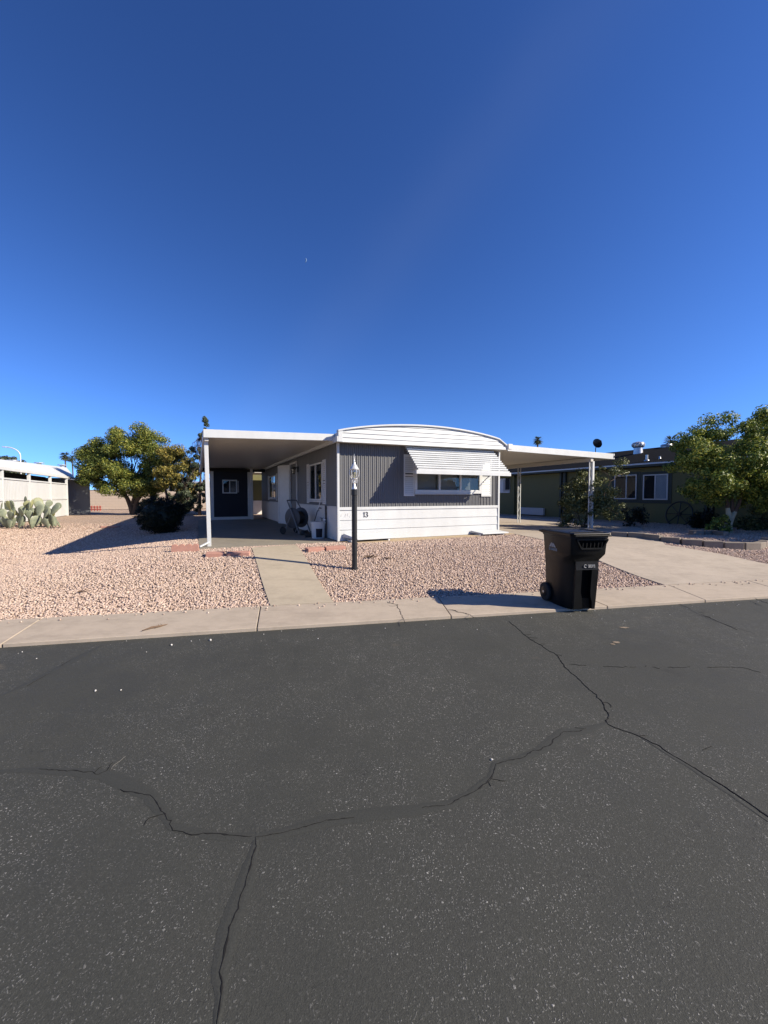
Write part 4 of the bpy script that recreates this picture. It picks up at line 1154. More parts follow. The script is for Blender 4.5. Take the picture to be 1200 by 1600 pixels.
tag(mb.build('dry_twig', M['dead']), 'dry dark twig lying on the pavement below the left gravel', 'twig')

# ------------------------------------------------------------------ foliage
def leaves(name, blobs, n, size, mt, parent=None, origin=Vector((0, 0, 0)), ncl=60, spread=.32, up=.35, shell=.55, kind='stuff'):
    """leaf-sized folded faces gathered in clumps through uneven lobes (cx,cy,cz,rx,ry,rz,weight)"""
    w = np.array([b[6] * (b[3] * b[4] * b[5]) ** .66 for b in blobs]); w /= w.sum()
    cl = []
    for i in rng.choice(len(blobs), ncl, p=w):
        b = blobs[i]; d = rng.normal(0, 1, 3); d /= np.linalg.norm(d); r_ = shell + (1 - shell) * rng.uniform() ** .5
        cl.append(np.array(b[:3]) + d * np.array(b[3:6]) * r_ * rng.uniform(.82, 1.06))
    cl = np.array(cl); cr = spread * rng.uniform(.6, 1.35, ncl)
    ci = rng.choice(ncl, n, p=cr ** 2 / (cr ** 2).sum())
    off = rng.normal(0, 1, (n, 3)); off /= np.linalg.norm(off, axis=1)[:, None]; off *= (rng.uniform(0, 1, n) ** .45 * cr[ci])[:, None]; off[:, 2] *= .8
    c = cl[ci] + off
    nrm = off / (np.linalg.norm(off, axis=1)[:, None] + 1e-6) + rng.normal(0, .55, (n, 3)) + np.array([0, 0, up])
    nrm /= np.linalg.norm(nrm, axis=1)[:, None]
    t_ = rng.normal(0, 1, (n, 3)); t_ -= nrm * (t_ * nrm).sum(1)[:, None]; t_ /= np.linalg.norm(t_, axis=1)[:, None]; b_ = np.cross(nrm, t_)
    s = (size * rng.uniform(.65, 1.3, n))[:, None]
    V = np.stack([c - t_ * s, c + b_ * s * .48 + nrm * s * .14, c + t_ * s - nrm * s * .10, c - b_ * s * .48 + nrm * s * .14], 1) - np.array(origin)
    me = bpy.data.meshes.new(name); V = V.reshape(-1, 3)
    me.vertices.add(len(V)); me.vertices.foreach_set('co', V.ravel())
    me.loops.add(n * 4); me.loops.foreach_set('vertex_index', np.arange(n * 4, dtype=np.int32))
    me.polygons.add(n); me.polygons.foreach_set('loop_start', np.arange(0, n * 4, 4, dtype=np.int32)); me.update(calc_edges=True)
    o = link(name, me, mt, parent)
    if kind: o['kind'] = kind
    return o, cl
def lobes(specs, D, base):
    """survey sketch of a crown: (px, py, half width px, half height px, depth ratio, depth shift m, weight) at distance D"""
    out = []
    for (px, py, rx, ry, dr, dy, w_) in specs:
        Dd = D + dy; p = at(px, py, Dd); k = Dd / F
        out.append((p.x, p.y, p.z, rx * k, rx * k * dr, ry * k, w_))
    return out
def limb(mb, pts, r0, r1, n_=7):
    pts = [Vector(p) for p in pts]; mb.tube(pts, [r0 + (r1 - r0) * i / (len(pts) - 1) for i in range(len(pts))], n_)
def wob(a, b, k=5, amp=.06):
    a, b = Vector(a), Vector(b); L_ = (b - a).length
    return [a.lerp(b, i / k) + Vector((random.gauss(0, 1), random.gauss(0, 1), random.gauss(0, .5))) * amp * L_ * (0 if i in (0, k) else 1) for i in range(k + 1)]
def tree(name, lbl, cat, base, blobs, n, size, mt, stems, ncl=70, spread=.34, trunk_mat='bark', group=None, branches=14, **kw):
    root = thing(name, lbl, cat, base, 0, group)
    cr, cl = leaves('crown', blobs, n, size, M[mt], root, base, ncl, spread, **kw)
    mb = MB(); forks = []
    for st in stems:                                   # each stem: list of (dx,dy,dz) and radii
        pts, r0, r1 = st; limb(mb, pts, r0, r1, 9); forks.append((Vector(pts[-1]), r1))
    for c in cl[rng.permutation(len(cl))[:branches]]:
        q = Vector(c) - Vector(base); f_, r_ = min(forks, key=lambda t_: (t_[0] - q).length); limb(mb, wob(f_, q, 4), r_ * .75, .012, 5)
    mb.build('trunk', M[trunk_mat], root, 60)
    return root

# big citrus on the left
D = 25.5; tb = at(208, 802.5, D); tb.z = float(Z(tb.x, tb.y))
bl_ = lobes([(194, 716, 50, 40, .9, 0, 1.2), (154, 720, 32, 34, .9, -.3, 1), (131, 724, 20, 22, .9, -.2, .9), (232, 704, 34, 36, .9, .3, 1), (170, 746, 48, 20, .9, -.4, .9), (225, 752, 36, 20, .9, 0, .8), (215, 690, 42, 24, .8, 0, .9), (243, 735, 26, 28, .8, .2, .7), (145, 752, 16, 12, .8, 0, .5), (205, 762, 44, 14, .8, -.3, .9)], D, tb)
tree('citrus_tree', 'broad rounded citrus tree with several dark trunks left of the carport', 'tree', tb, bl_, 80000, .054, 'citrus',
     [([(0, 0, -.1), (-.15, 0, .5), (-.35, 0, 1.0), (-.75, -.1, 1.7), (-1.1, -.2, 2.3)], .17, .07), ([(.05, 0, -.1), (.15, .05, .6), (.35, .05, 1.3), (.5, .1, 2.2)], .17, .07),
      ([(-.05, .0, .6), (.05, .1, 1.2), (-.05, .2, 2.2)], .11, .06), ([(.2, 0, .7), (.7, 0, 1.4), (1.2, .1, 2.1)], .10, .05)], ncl=240, spread=.44, group='citrus trees', branches=34)
D = 24.6; tb = at(266, 804, D); tb.z = float(Z(tb.x, tb.y))
bl_ = lobes([(274, 722, 22, 28, .8, 0, 1), (262, 742, 20, 22, .8, -.2, 1), (290, 748, 20, 28, .9, 0, 1), (262, 706, 14, 14, .9, 0, .5)], D, tb)
tree('citrus_tree', 'smaller yellowing citrus tree just right of the broad citrus', 'tree', tb, bl_, 20000, .058, 'citrus_y',
     [([(0, 0, -.1), (-.1, 0, .7), (-.25, 0, 1.5), (-.2, 0, 2.2)], .10, .05), ([(.05, 0, 0), (.25, .1, .8), (.5, 0, 1.7)], .09, .04)], ncl=90, spread=.36, group='citrus trees')
D = 24.5; tb = at(312, 806, D); tb.z = float(Z(tb.x, tb.y))
bl_ = lobes([(308, 735, 16, 38, .9, 0, 1), (318, 700, 9, 24, 1, 0, 1.4), (320, 688, 6, 14, 1, 0, 1.5), (321, 674, 4, 10, 1, 0, 2), (321, 664, 2.8, 8, 1, 0, 3), (320.5, 655, 1.6, 5, 1, 0, 5), (304, 772, 24, 24, .9, 0, 1.2), (285, 765, 18, 20, .9, 0, .8), (300, 712, 10, 16, 1, 0, .4)], D, tb)
tree('evergreen_tree', 'tall narrow grey-green tree rising behind the left carport corner', 'tree', tb, bl_, 15000, .055, 'pine',
     [([(0, 0, -.1), (.05, 0, 1.5), (.15, 0, 3.2), (.35, 0, 5.2)], .10, .02)], ncl=130, spread=.15, branches=22)
D = 26; tb = at(250, 806, D); tb.z = float(Z(tb.x, tb.y))
bl_ = lobes([(245, 785, 26, 22, .7, 0, 1), (290, 788, 26, 18, .7, 0, 1), (228, 790, 16, 14, .7, 0, .6)], D, tb)
tree('garden_shrub', 'loose dark green shrub behind the clipped round bush', 'shrub', tb, bl_, 11000, .055, 'pine', [([(0, 0, 0), (.1, 0, .5)], .04, .02)], ncl=40, spread=.30)
# clipped dark ball bush in the carport's shade
D = 13.7; tb = at(252, 838, D); tb.z = float(Z(tb.x, tb.y)); k = D / F
bl_ = [(tb.x, tb.y, tb.z + .58, .76, .70, .60, 1)]
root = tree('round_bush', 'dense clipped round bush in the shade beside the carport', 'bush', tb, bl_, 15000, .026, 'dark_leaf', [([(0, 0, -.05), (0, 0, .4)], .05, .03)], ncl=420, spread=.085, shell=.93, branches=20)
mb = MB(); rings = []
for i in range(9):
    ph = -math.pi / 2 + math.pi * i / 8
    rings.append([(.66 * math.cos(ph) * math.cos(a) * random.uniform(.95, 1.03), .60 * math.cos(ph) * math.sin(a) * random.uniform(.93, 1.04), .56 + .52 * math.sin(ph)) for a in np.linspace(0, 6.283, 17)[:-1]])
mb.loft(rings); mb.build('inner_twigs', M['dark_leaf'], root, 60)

# ------------------------------------------------------------------ prickly pear
D0 = 15.7
pc = at(36, 824, D0); pc.z = float(Z(pc.x, pc.y))
pear = thing('prickly_pear', 'large prickly pear cactus with flat grey-green pads beside the white screen', 'cactus', pc)
def pad_mesh():
    mb = MB(); rings = []
    prof = [(0, .012), (.12, .05), (.3, .10), (.5, .138), (.7, .15), (.85, .125), (.95, .075), (1.0, .01)]
    for (t_, w_) in prof:
        z = t_ * .42; th = .006 + .030 * math.sin(math.pi * min(1, t_ * .93 + .05))
        rings.append([(w_ * math.cos(a), th * math.sin(a), z) for a in np.linspace(0, 6.283, 13)[:-1]])
    mb.loft(rings); return mb
padp = fixn(pad_mesh().build('pad', M['cactus'], pear, 60)); first = [True]
def pad(pos, rz, tilt, roll, s_):
    rot = (Matrix.Rotation(rz, 3, 'Z') @ Matrix.Rotation(roll, 3, 'Y') @ Matrix.Rotation(tilt, 3, 'X'))
    if first[0]: o = padp; first[0] = False
    else: o = padp.copy(); COL.objects.link(o); o.parent = pear
    o.matrix_local = Matrix.Translation(pos) @ rot.to_4x4() @ Matrix.Diagonal((s_ * random.uniform(.85, 1.1), s_, s_, 1))
    return Vector(pos) + rot @ Vector((0, 0, .40 * s_)), rot
k = D0 / F
for (sx_, dy, hmax) in ((-.4, .5, 4), (.3, .45, 3), (-1.1, .45, 4), (-.25, -.35, 3), (.65, -.45, 2), (-1.2, -.5, 2), (-1.35, .2, 4), (-.95, -.1, 4), (-.55, .25, 4), (-.2, -.2, 4), (.15, .15, 4), (.45, -.1, 3), (.80, .1, 3), (-.75, -.5, 3), (0, -.55, 2), (1.05, .0, 2), (1.35, -.05, 1), (-1.6, -.2, 3), (.35, -.6, 2), (1.15, -.35, 2), (.9, .35, 2), (-1.45, .3, 3)):
    p = Vector((sx_, dy, -.02)); s_ = random.uniform(1.05, 1.4)
    rz0 = random.uniform(-.9, .9); roll = random.uniform(-.55, .55) + sx_ * .22; hmax = min(hmax, 3); p.x *= 1.12
    if sx_ > 1.2: roll = R(62); s_ = .95
    tops = [(p, roll)]
    for lev in range(hmax):
        nt = []
        for (q, rl) in tops:
            kk = 1 if lev == 0 else random.choice([1, 1, 2])
            for j in range(kk):
                r2_ = max(-1.1, min(1.1, rl * .6 + (random.uniform(-.25, .25) if kk == 1 else (-.55 if j == 0 else .55) * random.uniform(.7, 1.2))))
                tp, _ = pad(q, rz0 + random.uniform(-.9, .9), random.uniform(-.45, .45), r2_, s_ * random.uniform(.8, 1.05) * (1 - .07 * lev))
                nt.append((tp - Vector((0, 0, .03)), r2_))
        tops = nt[:3]

# ------------------------------------------------------------------ white screen and home on the left
lo_a = -10.3
LB0, _ = side(110, 770, lo_a)                              # far end of the screen along its wall
scr = thing('slatted_screen', 'white panelled screen wall with dark openings along its top behind the cactus', 'screen wall', L2W(lo_a, 0, 0) , EA)
zsh = float(Z(*L2W(lo_a, LB0).xy)) - ZP
def sloc(px, py): b_, z_ = side(px, py, lo_a); return b_, z_
tops_ = [sloc(105, 744)[1], sloc(4, 731)[1]]
ztop = sum(tops_) / 2; print('screen', LB0, zsh, tops_)
posts_px = [104, 78.5, 45.5, 3]
pb = [side(x_, 770, lo_a)[0] for x_ in posts_px]
while pb[-1] > 4: pb.append(pb[-1] - (pb[1] - pb[2]) * 1.0)
z_low = zsh - .05
zop0 = ztop - .42; zop1 = ztop - .16; zmid = (z_low + zop0) / 2 + .05
for b_ in pb:
    mb = MB(); mb.box(-.05, b_ - .06, z_low, .06, b_ + .06, ztop - .125); mb.build('post', M['screen'], scr, bevel=.005)
mb = MB(); mb.box(-.06, pb[-1] - .1, ztop - .12, .09, pb[0] + .25, ztop); mb.build('top_rail', M['screen'], scr, bevel=.005)
for (b1, b0) in zip(pb[:-1], pb[1:]):
    for zz in (zop0 - .06, zmid - .02):
        mb = MB(); mb.box(-.03, b0 + .061, zz, .05, b1 - .061, zz + .06); mb.build('rail', M['screen'], scr)
    pitch = .15
    n_ = max(1, int((b1 - b0 - .13) / pitch)); p_ = (b1 - b0 - .13) / n_
    for kx in range(n_):
        for (zl, zh) in ((z_low + .05, zmid - .025), (zmid + .045, zop0 - .065)):
            mb = MB(); q0 = b0 + .065 + kx * p_; mb.box(.0, q0 + .022, zl, .014, q0 + p_ - .022, zh)
            mb.build('slat', M['screen'], scr)
lh = thing('neighbouring_home', 'long low white-roofed home behind the white screen wall', 'mobile home', L2W(lo_a, 0, 0), EA)
mb = MB(); rA, rB = at(104, 731.5, 29.0), at(-60, 717.5, 21.9)
inv = Matrix.Rotation(-EA, 4, 'Z')
def lhl(p): return inv @ (p - L2W(lo_a, 0, 0))
qa, qb = lhl(rA), lhl(rB); mb.prism([(-.10, pb[-1] - .2, ztop + .004), tuple(qb), tuple(qa), (-.10, pb[0] + 2.2, ztop + .004)], (0, 0, .05)); fixn(mb.build('roof', M['white_roof'], lh))
mb = MB(); mb.box(-.08, pb[0] + .26, ztop - .10, .10, pb[0] + 2.7, ztop - .005); mb.build('fascia', M['screen'], lh)
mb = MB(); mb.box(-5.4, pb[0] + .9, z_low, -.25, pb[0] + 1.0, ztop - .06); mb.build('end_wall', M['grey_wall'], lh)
mb = MB(); mb.box(-1.3, pb[-1], z_low, -1.2, pb[0] + .89, ztop - .02); mb.build('opening_shade_sheet', M['dark'], lh)  # dark sheet added to give the screen openings their shade
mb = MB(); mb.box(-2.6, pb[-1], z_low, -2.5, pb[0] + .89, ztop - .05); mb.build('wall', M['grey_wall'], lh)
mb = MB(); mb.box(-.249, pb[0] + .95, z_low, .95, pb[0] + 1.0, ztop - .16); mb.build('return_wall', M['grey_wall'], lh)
mb = MB(); mb.prism([(-.05, pb[0] + .30, ztop - .17), (1.15, pb[0] + .55, ztop - .24), (1.15, pb[0] + 1.5, ztop - .24), (-.05, pb[0] + 1.5, ztop - .17)], (0, 0, .06)); fixn(mb.build('porch_roof', M['screen'], lh))
for t_ in (.88, .62, .36):
    q = qb.lerp(qa, t_); mb = MB(); mb.lathe([(.14, -.1), (.14, .12), (.28, .13), (.28, .17), (.0, .18)], (q.x + .3, q.y, q.z + .02), 10); mb.build('roof_vent', M['galv'], lh)

# ------------------------------------------------------------------ block wall, edging, pale home at the back left
D = 33.0
wl0, wr0 = at(96, 797, D), at(330, 797, D); zb = float(Z(wl0.x, wl0.y))
wall = thing('block_wall', 'long plain tan block wall behind the citrus trees', 'wall', (wl0.x, D, zb), EA)
WL = (wr0.x - wl0.x) * 1.45; HW = at(100, 765.5, D).z - zb
bh = .23; rows = int(HW / bh); bw = .47; nb = int(WL / bw); src = None
for r_ in range(rows):
    for c_ in range(nb):
        if r_ * nb + c_ >= 295: break
        if src is None:
            mb = MB(); mb.box(.004, 0, .004, bw - .004, .18, bh - .004); src = mb.build('block', M['stucco'], wall); src.location = (0, 0, 0)
        else: inst(src, wall, (c_ * bw + (bw / 2 if r_ % 2 else 0), random.uniform(-.003, .003), r_ * bh))
mb = MB(); mb.box(0, .012, 0, nb * bw, .17, rows * bh - .002); mb.build('mortar', M['stucco'], wall)
mb = MB(); mb.box(-.02, -.02, rows * bh, nb * bw + .25, .20, rows * bh + .06); mb.build('coping', M['stone'], wall)
e0, e1 = at(132, 799, 31), at(159, 799, 31); zb2 = float(Z(e0.x, e0.y))
ed = thing('garden_barrier', 'low red and white lattice barrier at the foot of the block wall', 'barrier', (e0.x, 31, zb2))
L_ = e1.x - e0.x
for k_ in range(6):
    x_ = L_ * (k_ + .5) / 6; mb = MB(); mb.box(x_ - .03, -.02, 0, x_ + .03, .02, .40); mb.box(x_ - .06, -.021, .24, x_ + .06, -.0205, .36); mb.build('picket', M['pots'], ed)
for z_ in (.10, .26): mb = MB(); mb.box(0, -.035, z_, L_, -.022, z_ + .07); mb.build('rail', M['pots'], ed)
tr0, tr1 = at(212, 797, 38), at(345, 797, 38); zb3 = float(Z(tr0.x, tr0.y))
tl = thing('neighbouring_home', 'pale grey home half hidden behind the citrus trees and block wall', 'mobile home', (tr0.x, 38, zb3))
mb = MB(); mb.box(0, 0, 0, tr1.x - tr0.x, 4, 2.35); mb.build('wall', M['trailer'], tl)
mb = MB(); mb.prism([(-.2, -.2, 2.35), (tr1.x - tr0.x + .2, -.2, 2.35), (tr1.x - tr0.x + .2, 4.2, 2.35), (-.2, 4.2, 2.35)], (0, 0, .18)); mb.build('roof', M['white_roof'], tl)
for x_ in (1.2, 4.4): mb = MB(); mb.box(x_, -.03, 1.0, x_ + 1.1, -.002, 1.9); w_ = mb.build('window', M['white'], tl); mb = MB(); mb.box(x_ + .06, -.036, 1.06, x_ + 1.04, -.031, 1.84); mb.build('pane', M['dark'], w_)

# ------------------------------------------------------------------ olive home on the right
na = 15.0
nb_ = side(1120, 790, na)[0]
nh = thing('neighbouring_home', 'long olive green home with dark shingle roof on the right', 'mobile home', L2W(na, 0, 0), EA)
zgr = .33 - ZP
def nloc(px, py, off=0): return side(px, py, na + off)
ezs = [nloc(1048, 722)[1], nloc(800, 741)[1]]; ez = sum(ezs) / 2
print('neigh', nb_, ezs)
bs, be = -6.0, 34.0
mb = MB(); mb.box(0, bs, zgr - .3, 6.2, be, ez - .14); mb.build('wall', M['olive'], nh)
ridge_a = 3.9
rb_, rz_ = side(1061, 695.5, na + ridge_a); print('ridge', rb_, rz_)
mb = MB(); mb.prism([(-.55, bs - .35, ez), (ridge_a, bs - .35, rz_), (7.0, bs - .35, ez), (7.0, be, ez), (ridge_a, be, rz_), (-.55, be, ez)][:3] , (0, be - bs, 0)); fixn(mb.build('roof', M['shingle'], nh))
mb = MB(); mb.box(-.60, bs - .38, ez - .045, -.551, be, ez + .02); mb.build('drip_edge', M['white'], nh)
mb = MB(); mb.box(-.55, bs - .3, ez - .13, -.50, be, ez - .047); mb.box(-.499, bs - .3, ez - .13, -.01, be, ez - .10); mb.build('soffit', M['olive_dark'], nh)
def nwin(px0, px1, py0, py1, split=.5, blind='right', trim=True):
    b1, zt_ = nloc(px0, py0); b0, _ = nloc(px1, py0); _, zb_ = nloc((px0 + px1) / 2, py1); _, zt_ = nloc((px0 + px1) / 2, py0)
    if trim:
        mb = MB(); mb.box(-.02, b0 - .14, zb_ - .16, -.002, b1 + .14, zt_ + .12); tr = mb.build('window_surround', M['olive_dark'], nh)
    f = MB(); t_ = .05
    f.box(-.05, b0, zb_, -.021, b1, zb_ + t_); f.box(-.05, b0, zt_ - t_, -.021, b1, zt_); mid_ = b0 + (b1 - b0) * split
    for q in (b0, mid_ - t_ / 2, b1 - t_): f.box(-.049, q, zb_ + t_ + .001, -.021, q + t_, zt_ - t_ - .001)
    w_ = f.build('window', M['white'], nh)
    for (q0, q1, kind_) in ((b0 + t_, mid_ - t_ / 2, 'b'), (mid_ + t_ / 2, b1 - t_, 'd')):
        mb = MB(); mb.box(-.036, q0, zb_ + t_, -.032, q1, zt_ - t_); mb.build('pane', M['glass'], w_)
        mb = MB(); mb.box(-.026, q0, zb_ + t_, -.023, q1, zt_ - t_); mb.build('window_backing', M['blind_light'] if kind_ == 'b' and blind != 'dark' else M['dark'], w_)
nwin(1006, 1045, 741, 781, .5, 'light'); nwin(961, 996, 742, 780, .45, 'dark')
b1, zt_ = nloc(781, 748); b0, zb_ = nloc(797, 770)
mb = MB(); mb.box(-.05, b0, zb_, -.002, b1, zt_); w_ = mb.build('window', M['white_soft'], nh); mb = MB(); mb.box(-.056, b0 + .08, zb_ + .08, -.051, b1 - .4, zt_ - .08); mb.build('pane', M['blind'], w_); mb = MB(); mb.box(-.09, b0 + .0, zb_ + .2, -.057, b0 + .35, zt_); mb.build('shutter', M['dark'], w_)
for (x0_, x1_, mt_) in ((803.5, 805.5, 'olive'), (876.5, 879, 'olive_dark'), (881.5, 885.5, 'olive_dark'), (1104, 1108, 'olive_dark'), (1113, 1117, 'olive_dark')):
    b1, b0 = nloc(x0_, 790)[0], nloc(x1_, 790)[0]
    mb = MB(); mb.box(-.14, b0, zgr - .1, -.012, b1, ez - .14); mb.build('pilaster', M[mt_], nh)
b1, b0 = nloc(815, 800)[0], nloc(852, 800)[0]
mb = MB(); mb.box(-.18, b0, zgr + .10, -.02, b1, zgr + .52); o = mb.build('storage_box', M['trailer'], None, bevel=.02); o.location = L2W(na, 0, 0); o.rotation_euler = (0, 0, EA); tag(o, 'low pale box against the olive wall under the right carport', 'box')
mb = MB(); mb.box(-.60, 2.0, zgr - .1, -.003, 22, zgr + .02); mb.build('foundation_step', M['slab'], nh)
# roof fittings
def roof_at(px, py):
    """point of the near roof slope on a sight line"""
    r = Vector(ray(px, py)); c = Vector(CAMP); n_ = (e_ * -(rz_ - ez) + Vector((0, 0, ridge_a + .55))).normalized(); o = L2W(na - .55, 0, ez)
    return c + r * ((o - c).dot(n_) / r.dot(n_))
p = roof_at(997, 708); kk = p.y / F
tv = thing('turbine_vent', 'silver turbine vent on the dark shingle roof', 'roof vent', p)
mb = MB(); mb.lathe([(7 * kk, -.1), (6.4 * kk, 2 * kk), (6 * kk, 8 * kk)], n=16); mb.build('vent_base', M['galv'], tv, 40)
mb = MB(); mb.lathe([(6 * kk, 8.2 * kk), (8 * kk, 10 * kk), (8.6 * kk, 13 * kk), (7 * kk, 16 * kk), (3 * kk, 17.5 * kk), (.01, 18 * kk)], n=20); cap_ = mb.build('turbine_head', M['galv'], tv, 20)
for k_ in range(14):
    a_ = k_ * 2 * math.pi / 14; mb = MB(); mb.tube([((r_) * kk * math.cos(a_ + tw), (r_) * kk * math.sin(a_ + tw), z_ * kk) for r_, z_, tw in ((6.4, 8.6, 0), (8.6, 11, .1), (8.9, 13.4, .2), (6.8, 16.4, .3))], .5 * kk, 4); mb.build('fin', M['galv'], cap_)
p = roof_at(1010.5, 719.5); mb = MB(); mb.lathe([(.12, -.05), (.10, .02), (.055, .05), (.05, .25), (.06, .26), (.0, .262)], n=12); o = mb.build('vent_pipe', M['galv'], None, 40); o.location = p; tag(o, 'small silver vent pipe near the edge of the dark roof', 'roof vent')
p = roof_at(1031, 716.5); mb = MB(); mb.lathe([(.07, -.05), (.04, .03), (.035, .10), (.0, .102)], n=10); o = mb.build('vent_pipe', M['galv'], None, 40); o.location = p; tag(o, 'tiny vent stub on the dark roof beside the citrus crown', 'roof vent')
p = roof_at(1042, 697.5); mb = MB(); mb.lathe([(.25, -.2), (.22, .0), (.30, .02), (.26, .10), (.0, .13)], n=14); o = mb.build('dome_vent', M['galv'], None, 40); o.location = p; tag(o, 'low pale dome vent on the ridge in front of the palm', 'roof vent')
p = roof_at(930.5, 706.5); kk = p.y / F
sd = thing('satellite_dish', 'dark satellite dish on a short mast on the roof beyond the carport', 'satellite dish', p)
mb = MB(); mb.tube([(0, 0, -.3), (0, 0, 5 * kk), (.5 * kk, 0, 8 * kk)], .028, 8); mb.build('mast', M['black_metal'], sd, 40)
aim = Vector((.80, .42, .42)).normalized(); rotm = aim.to_track_quat('Z', 'Y').to_matrix(); cen = Vector((1.5 * kk, 0, 13 * kk))
dm = MB(); prof = [(.002, 0), (3 * kk, .3 * kk), (5.5 * kk, 1.1 * kk), (7.4 * kk, 2.2 * kk), (7.5 * kk, 2.05 * kk), (5.5 * kk, .8 * kk), (3 * kk, -.1 * kk), (.002, -.4 * kk)]
dm.lathe(prof, n=24, cap=False); dm.v = [tuple(cen + rotm @ Vector(q)) for q in dm.v]; fixn(dm.build('dish', M['black_metal'], sd, 40))
mb = MB(); tipp = cen + rotm @ Vector((0, -1 * kk, 12 * kk)); lo_ = cen + rotm @ Vector((0, -6 * kk, 2 * kk))
mb.tube([cen + rotm @ Vector((0, -3 * kk, -.5 * kk)), cen + rotm @ Vector((0, -6.5 * kk, 5 * kk)), tipp], .022, 6); mb.bar(tipp, tipp + Vector((-2 * kk, 0, 1.4 * kk)), .07, .07); mb.build('feed_arm', M['black_metal'], sd, 40)
# wagon wheel leaning on the olive wall
b_, z_ = nloc(1068, 808); ww = thing('wagon_wheel', 'dark wagon wheel leaning against the olive wall left of the citrus', 'wheel', L2W(na - .32, b_, zgr + .48), EA)
mb = MB(); rr_ = .50
mb.tube([(.12 * math.sin(a_), rr_ * math.cos(a_), rr_ * math.sin(a_)) for a_ in np.linspace(0, 2 * math.pi, 33)], .028, 8, False); rim = mb.build('rim', M['black_metal'], ww, 50)
for k_ in range(8):
    a_ = k_ * math.pi / 4; mb = MB(); mb.tube([(.015 * math.sin(a_), .06 * math.cos(a_), .06 * math.sin(a_)), (.115 * math.sin(a_), .47 * math.cos(a_), .47 * math.sin(a_))], .018, 6); mb.build('spoke', M['black_metal'], ww, 40)
mb = MB(); mb.lathe([(.0, -.06), (.07, -.06), (.07, .06), (0, .06)], (0, 0, 0), 14, 'X'); mb.build('hub', M['black_metal'], ww, 40)

# ------------------------------------------------------------------ planting on the right
D = 14.6; tb = at(912, 832, D); tb.z = float(Z(tb.x, tb.y))
bl_ = lobes([(925, 775, 34, 40, .9, 0, 1.2), (905, 800, 34, 26, .9, 0, 1), (950, 790, 22, 30, .9, .1, .8), (890, 770, 20, 14, .9, 0, .4), (905, 750, 12, 18, 1, 0, .35), (945, 742, 18, 16, 1, 0, .35), (975, 733, 16, 12, 1, .2, .25)], D, tb)
tree('flowering_shrub', 'tall loose shrub with glinting leaves behind the right carport posts', 'shrub', tb, bl_, 9500, .048, 'shrub',
     [([(0, 0, -.05), (.1, 0, .5), (.3, 0, 1.1)], .03, .015), ([(-.05, 0, -.05), (-.25, 0, .6), (-.4, 0, 1.1)], .025, .012), ([(.1, 0, 0), (.6, .1, .8), (1.0, .1, 1.7)], .025, .01)], ncl=110, spread=.20, branches=36)
D = 12.7; tb = at(1139, 838, D); tb.z = float(Z(tb.x, tb.y)) + .05
bl_ = lobes([(1150, 705, 62, 42, .9, 0, 1.2), (1100, 700, 38, 40, .9, 0, 1), (1082, 735, 32, 32, .9, .1, 1), (1075, 705, 24, 30, .9, 0, .8), (1110, 762, 44, 24, .8, .2, .9), (1200, 700, 50, 50, .9, 0, 1), (1140, 750, 60, 30, .9, -.2, 1), (1190, 778, 44, 24, .8, .2, .8), (1205, 755, 44, 34, .9, 0, 1), (1130, 668, 34, 22, .9, 0, .8), (1178, 660, 34, 20, .9, 0, .8), (1250, 720, 50, 55, .9, 0, 1), (1320, 715, 60, 60, .9, 0, 1), (1180, 690, 50, 40, .9, 1.7, .8), (1245, 690, 70, 50, .9, 1.8, 1)], D, tb)
ct = tree('citrus_tree', 'big dense citrus tree with whitewashed trunk in the stone planter', 'tree', tb, bl_, 78000, .042, 'citrus_r',
     [([(-.05, .01, .66), (-.10, .01, .95), (-.22, .05, 1.4), (-.35, .1, 1.9)], .056, .035), ([(.16, 0, .585), (.30, 0, .90), (.5, .05, 1.7)], .058, .035), ([(.1, .02, .6), (.12, .1, 1.2), (.1, .1, 1.9)], .055, .03)], ncl=330, spread=.27, group='citrus trees', branches=40)
mb = MB(); limb(mb, [(-.02, 0, -.12), (-.04, 0, .12), (-.02, 0, .30), (-.03, .0, .50), (-.06, .01, .72)], .125, .055, 12); limb(mb, [(-.02, 0, .22), (.05, 0, .40), (.12, 0, .52), (.17, 0, .60)], .095, .058, 10); mb.build('painted_trunk', M['whitewash'], ct, 60)
tb = Vector((13.3, 10.9, 0)); tb.z = float(Z(tb.x, tb.y)); bl_ = [(13.3, 10.9, 2.0, 1.7, 1.4, .85, 1), (12.6, 10.6, 1.8, 1.1, 1.0, .8, .7), (14.3, 11.1, 2.0, 1.4, 1.3, .85, .8)]  # unseen tree added right of the view to cast shade
tree('citrus_tree', 'unseen citrus tree added past the right edge of view to shade the planter', 'tree', tb, bl_, 16000, .055, 'citrus_r', [([(0, 0, -.1), (.05, 0, .8), (-.2, 0, 1.9)], .12, .06), ([(.05, 0, .6), (.4, .1, 1.6)], .07, .05)], ncl=120, spread=.34, group='citrus trees', branches=16)
D = 12.5; tb = at(1122, 838, D); tb.z = float(Z(tb.x, tb.y)) + .04
bl_ = lobes([(1128, 818, 15, 14, .8, 0, 1), (1118, 828, 14, 9, .8, 0, .8)], D, tb)
tree('garden_shrub', 'low fresh green suckers at the left foot of the whitewashed trunk', 'shrub', tb, bl_, 700, .045, 'citrus_r', [([(0, 0, 0), (.05, 0, .25)], .012, .008)], ncl=24, spread=.12)
D = 13.6; tb = at(1185, 842, D); tb.z = float(Z(tb.x, tb.y))
bl_ = lobes([(1180, 812, 28, 22, .8, 0, 1), (1215, 815, 28, 26, .8, 0, 1), (1168, 800, 14, 12, .8, 0, .5)], D, tb)
tree('garden_shrub', 'leafy low shrub right of the whitewashed citrus trunk', 'shrub', tb, bl_, 2600, .05, 'shrub', [([(0, 0, 0), (.05, 0, .3)], .02, .01)], ncl=44, spread=.18)
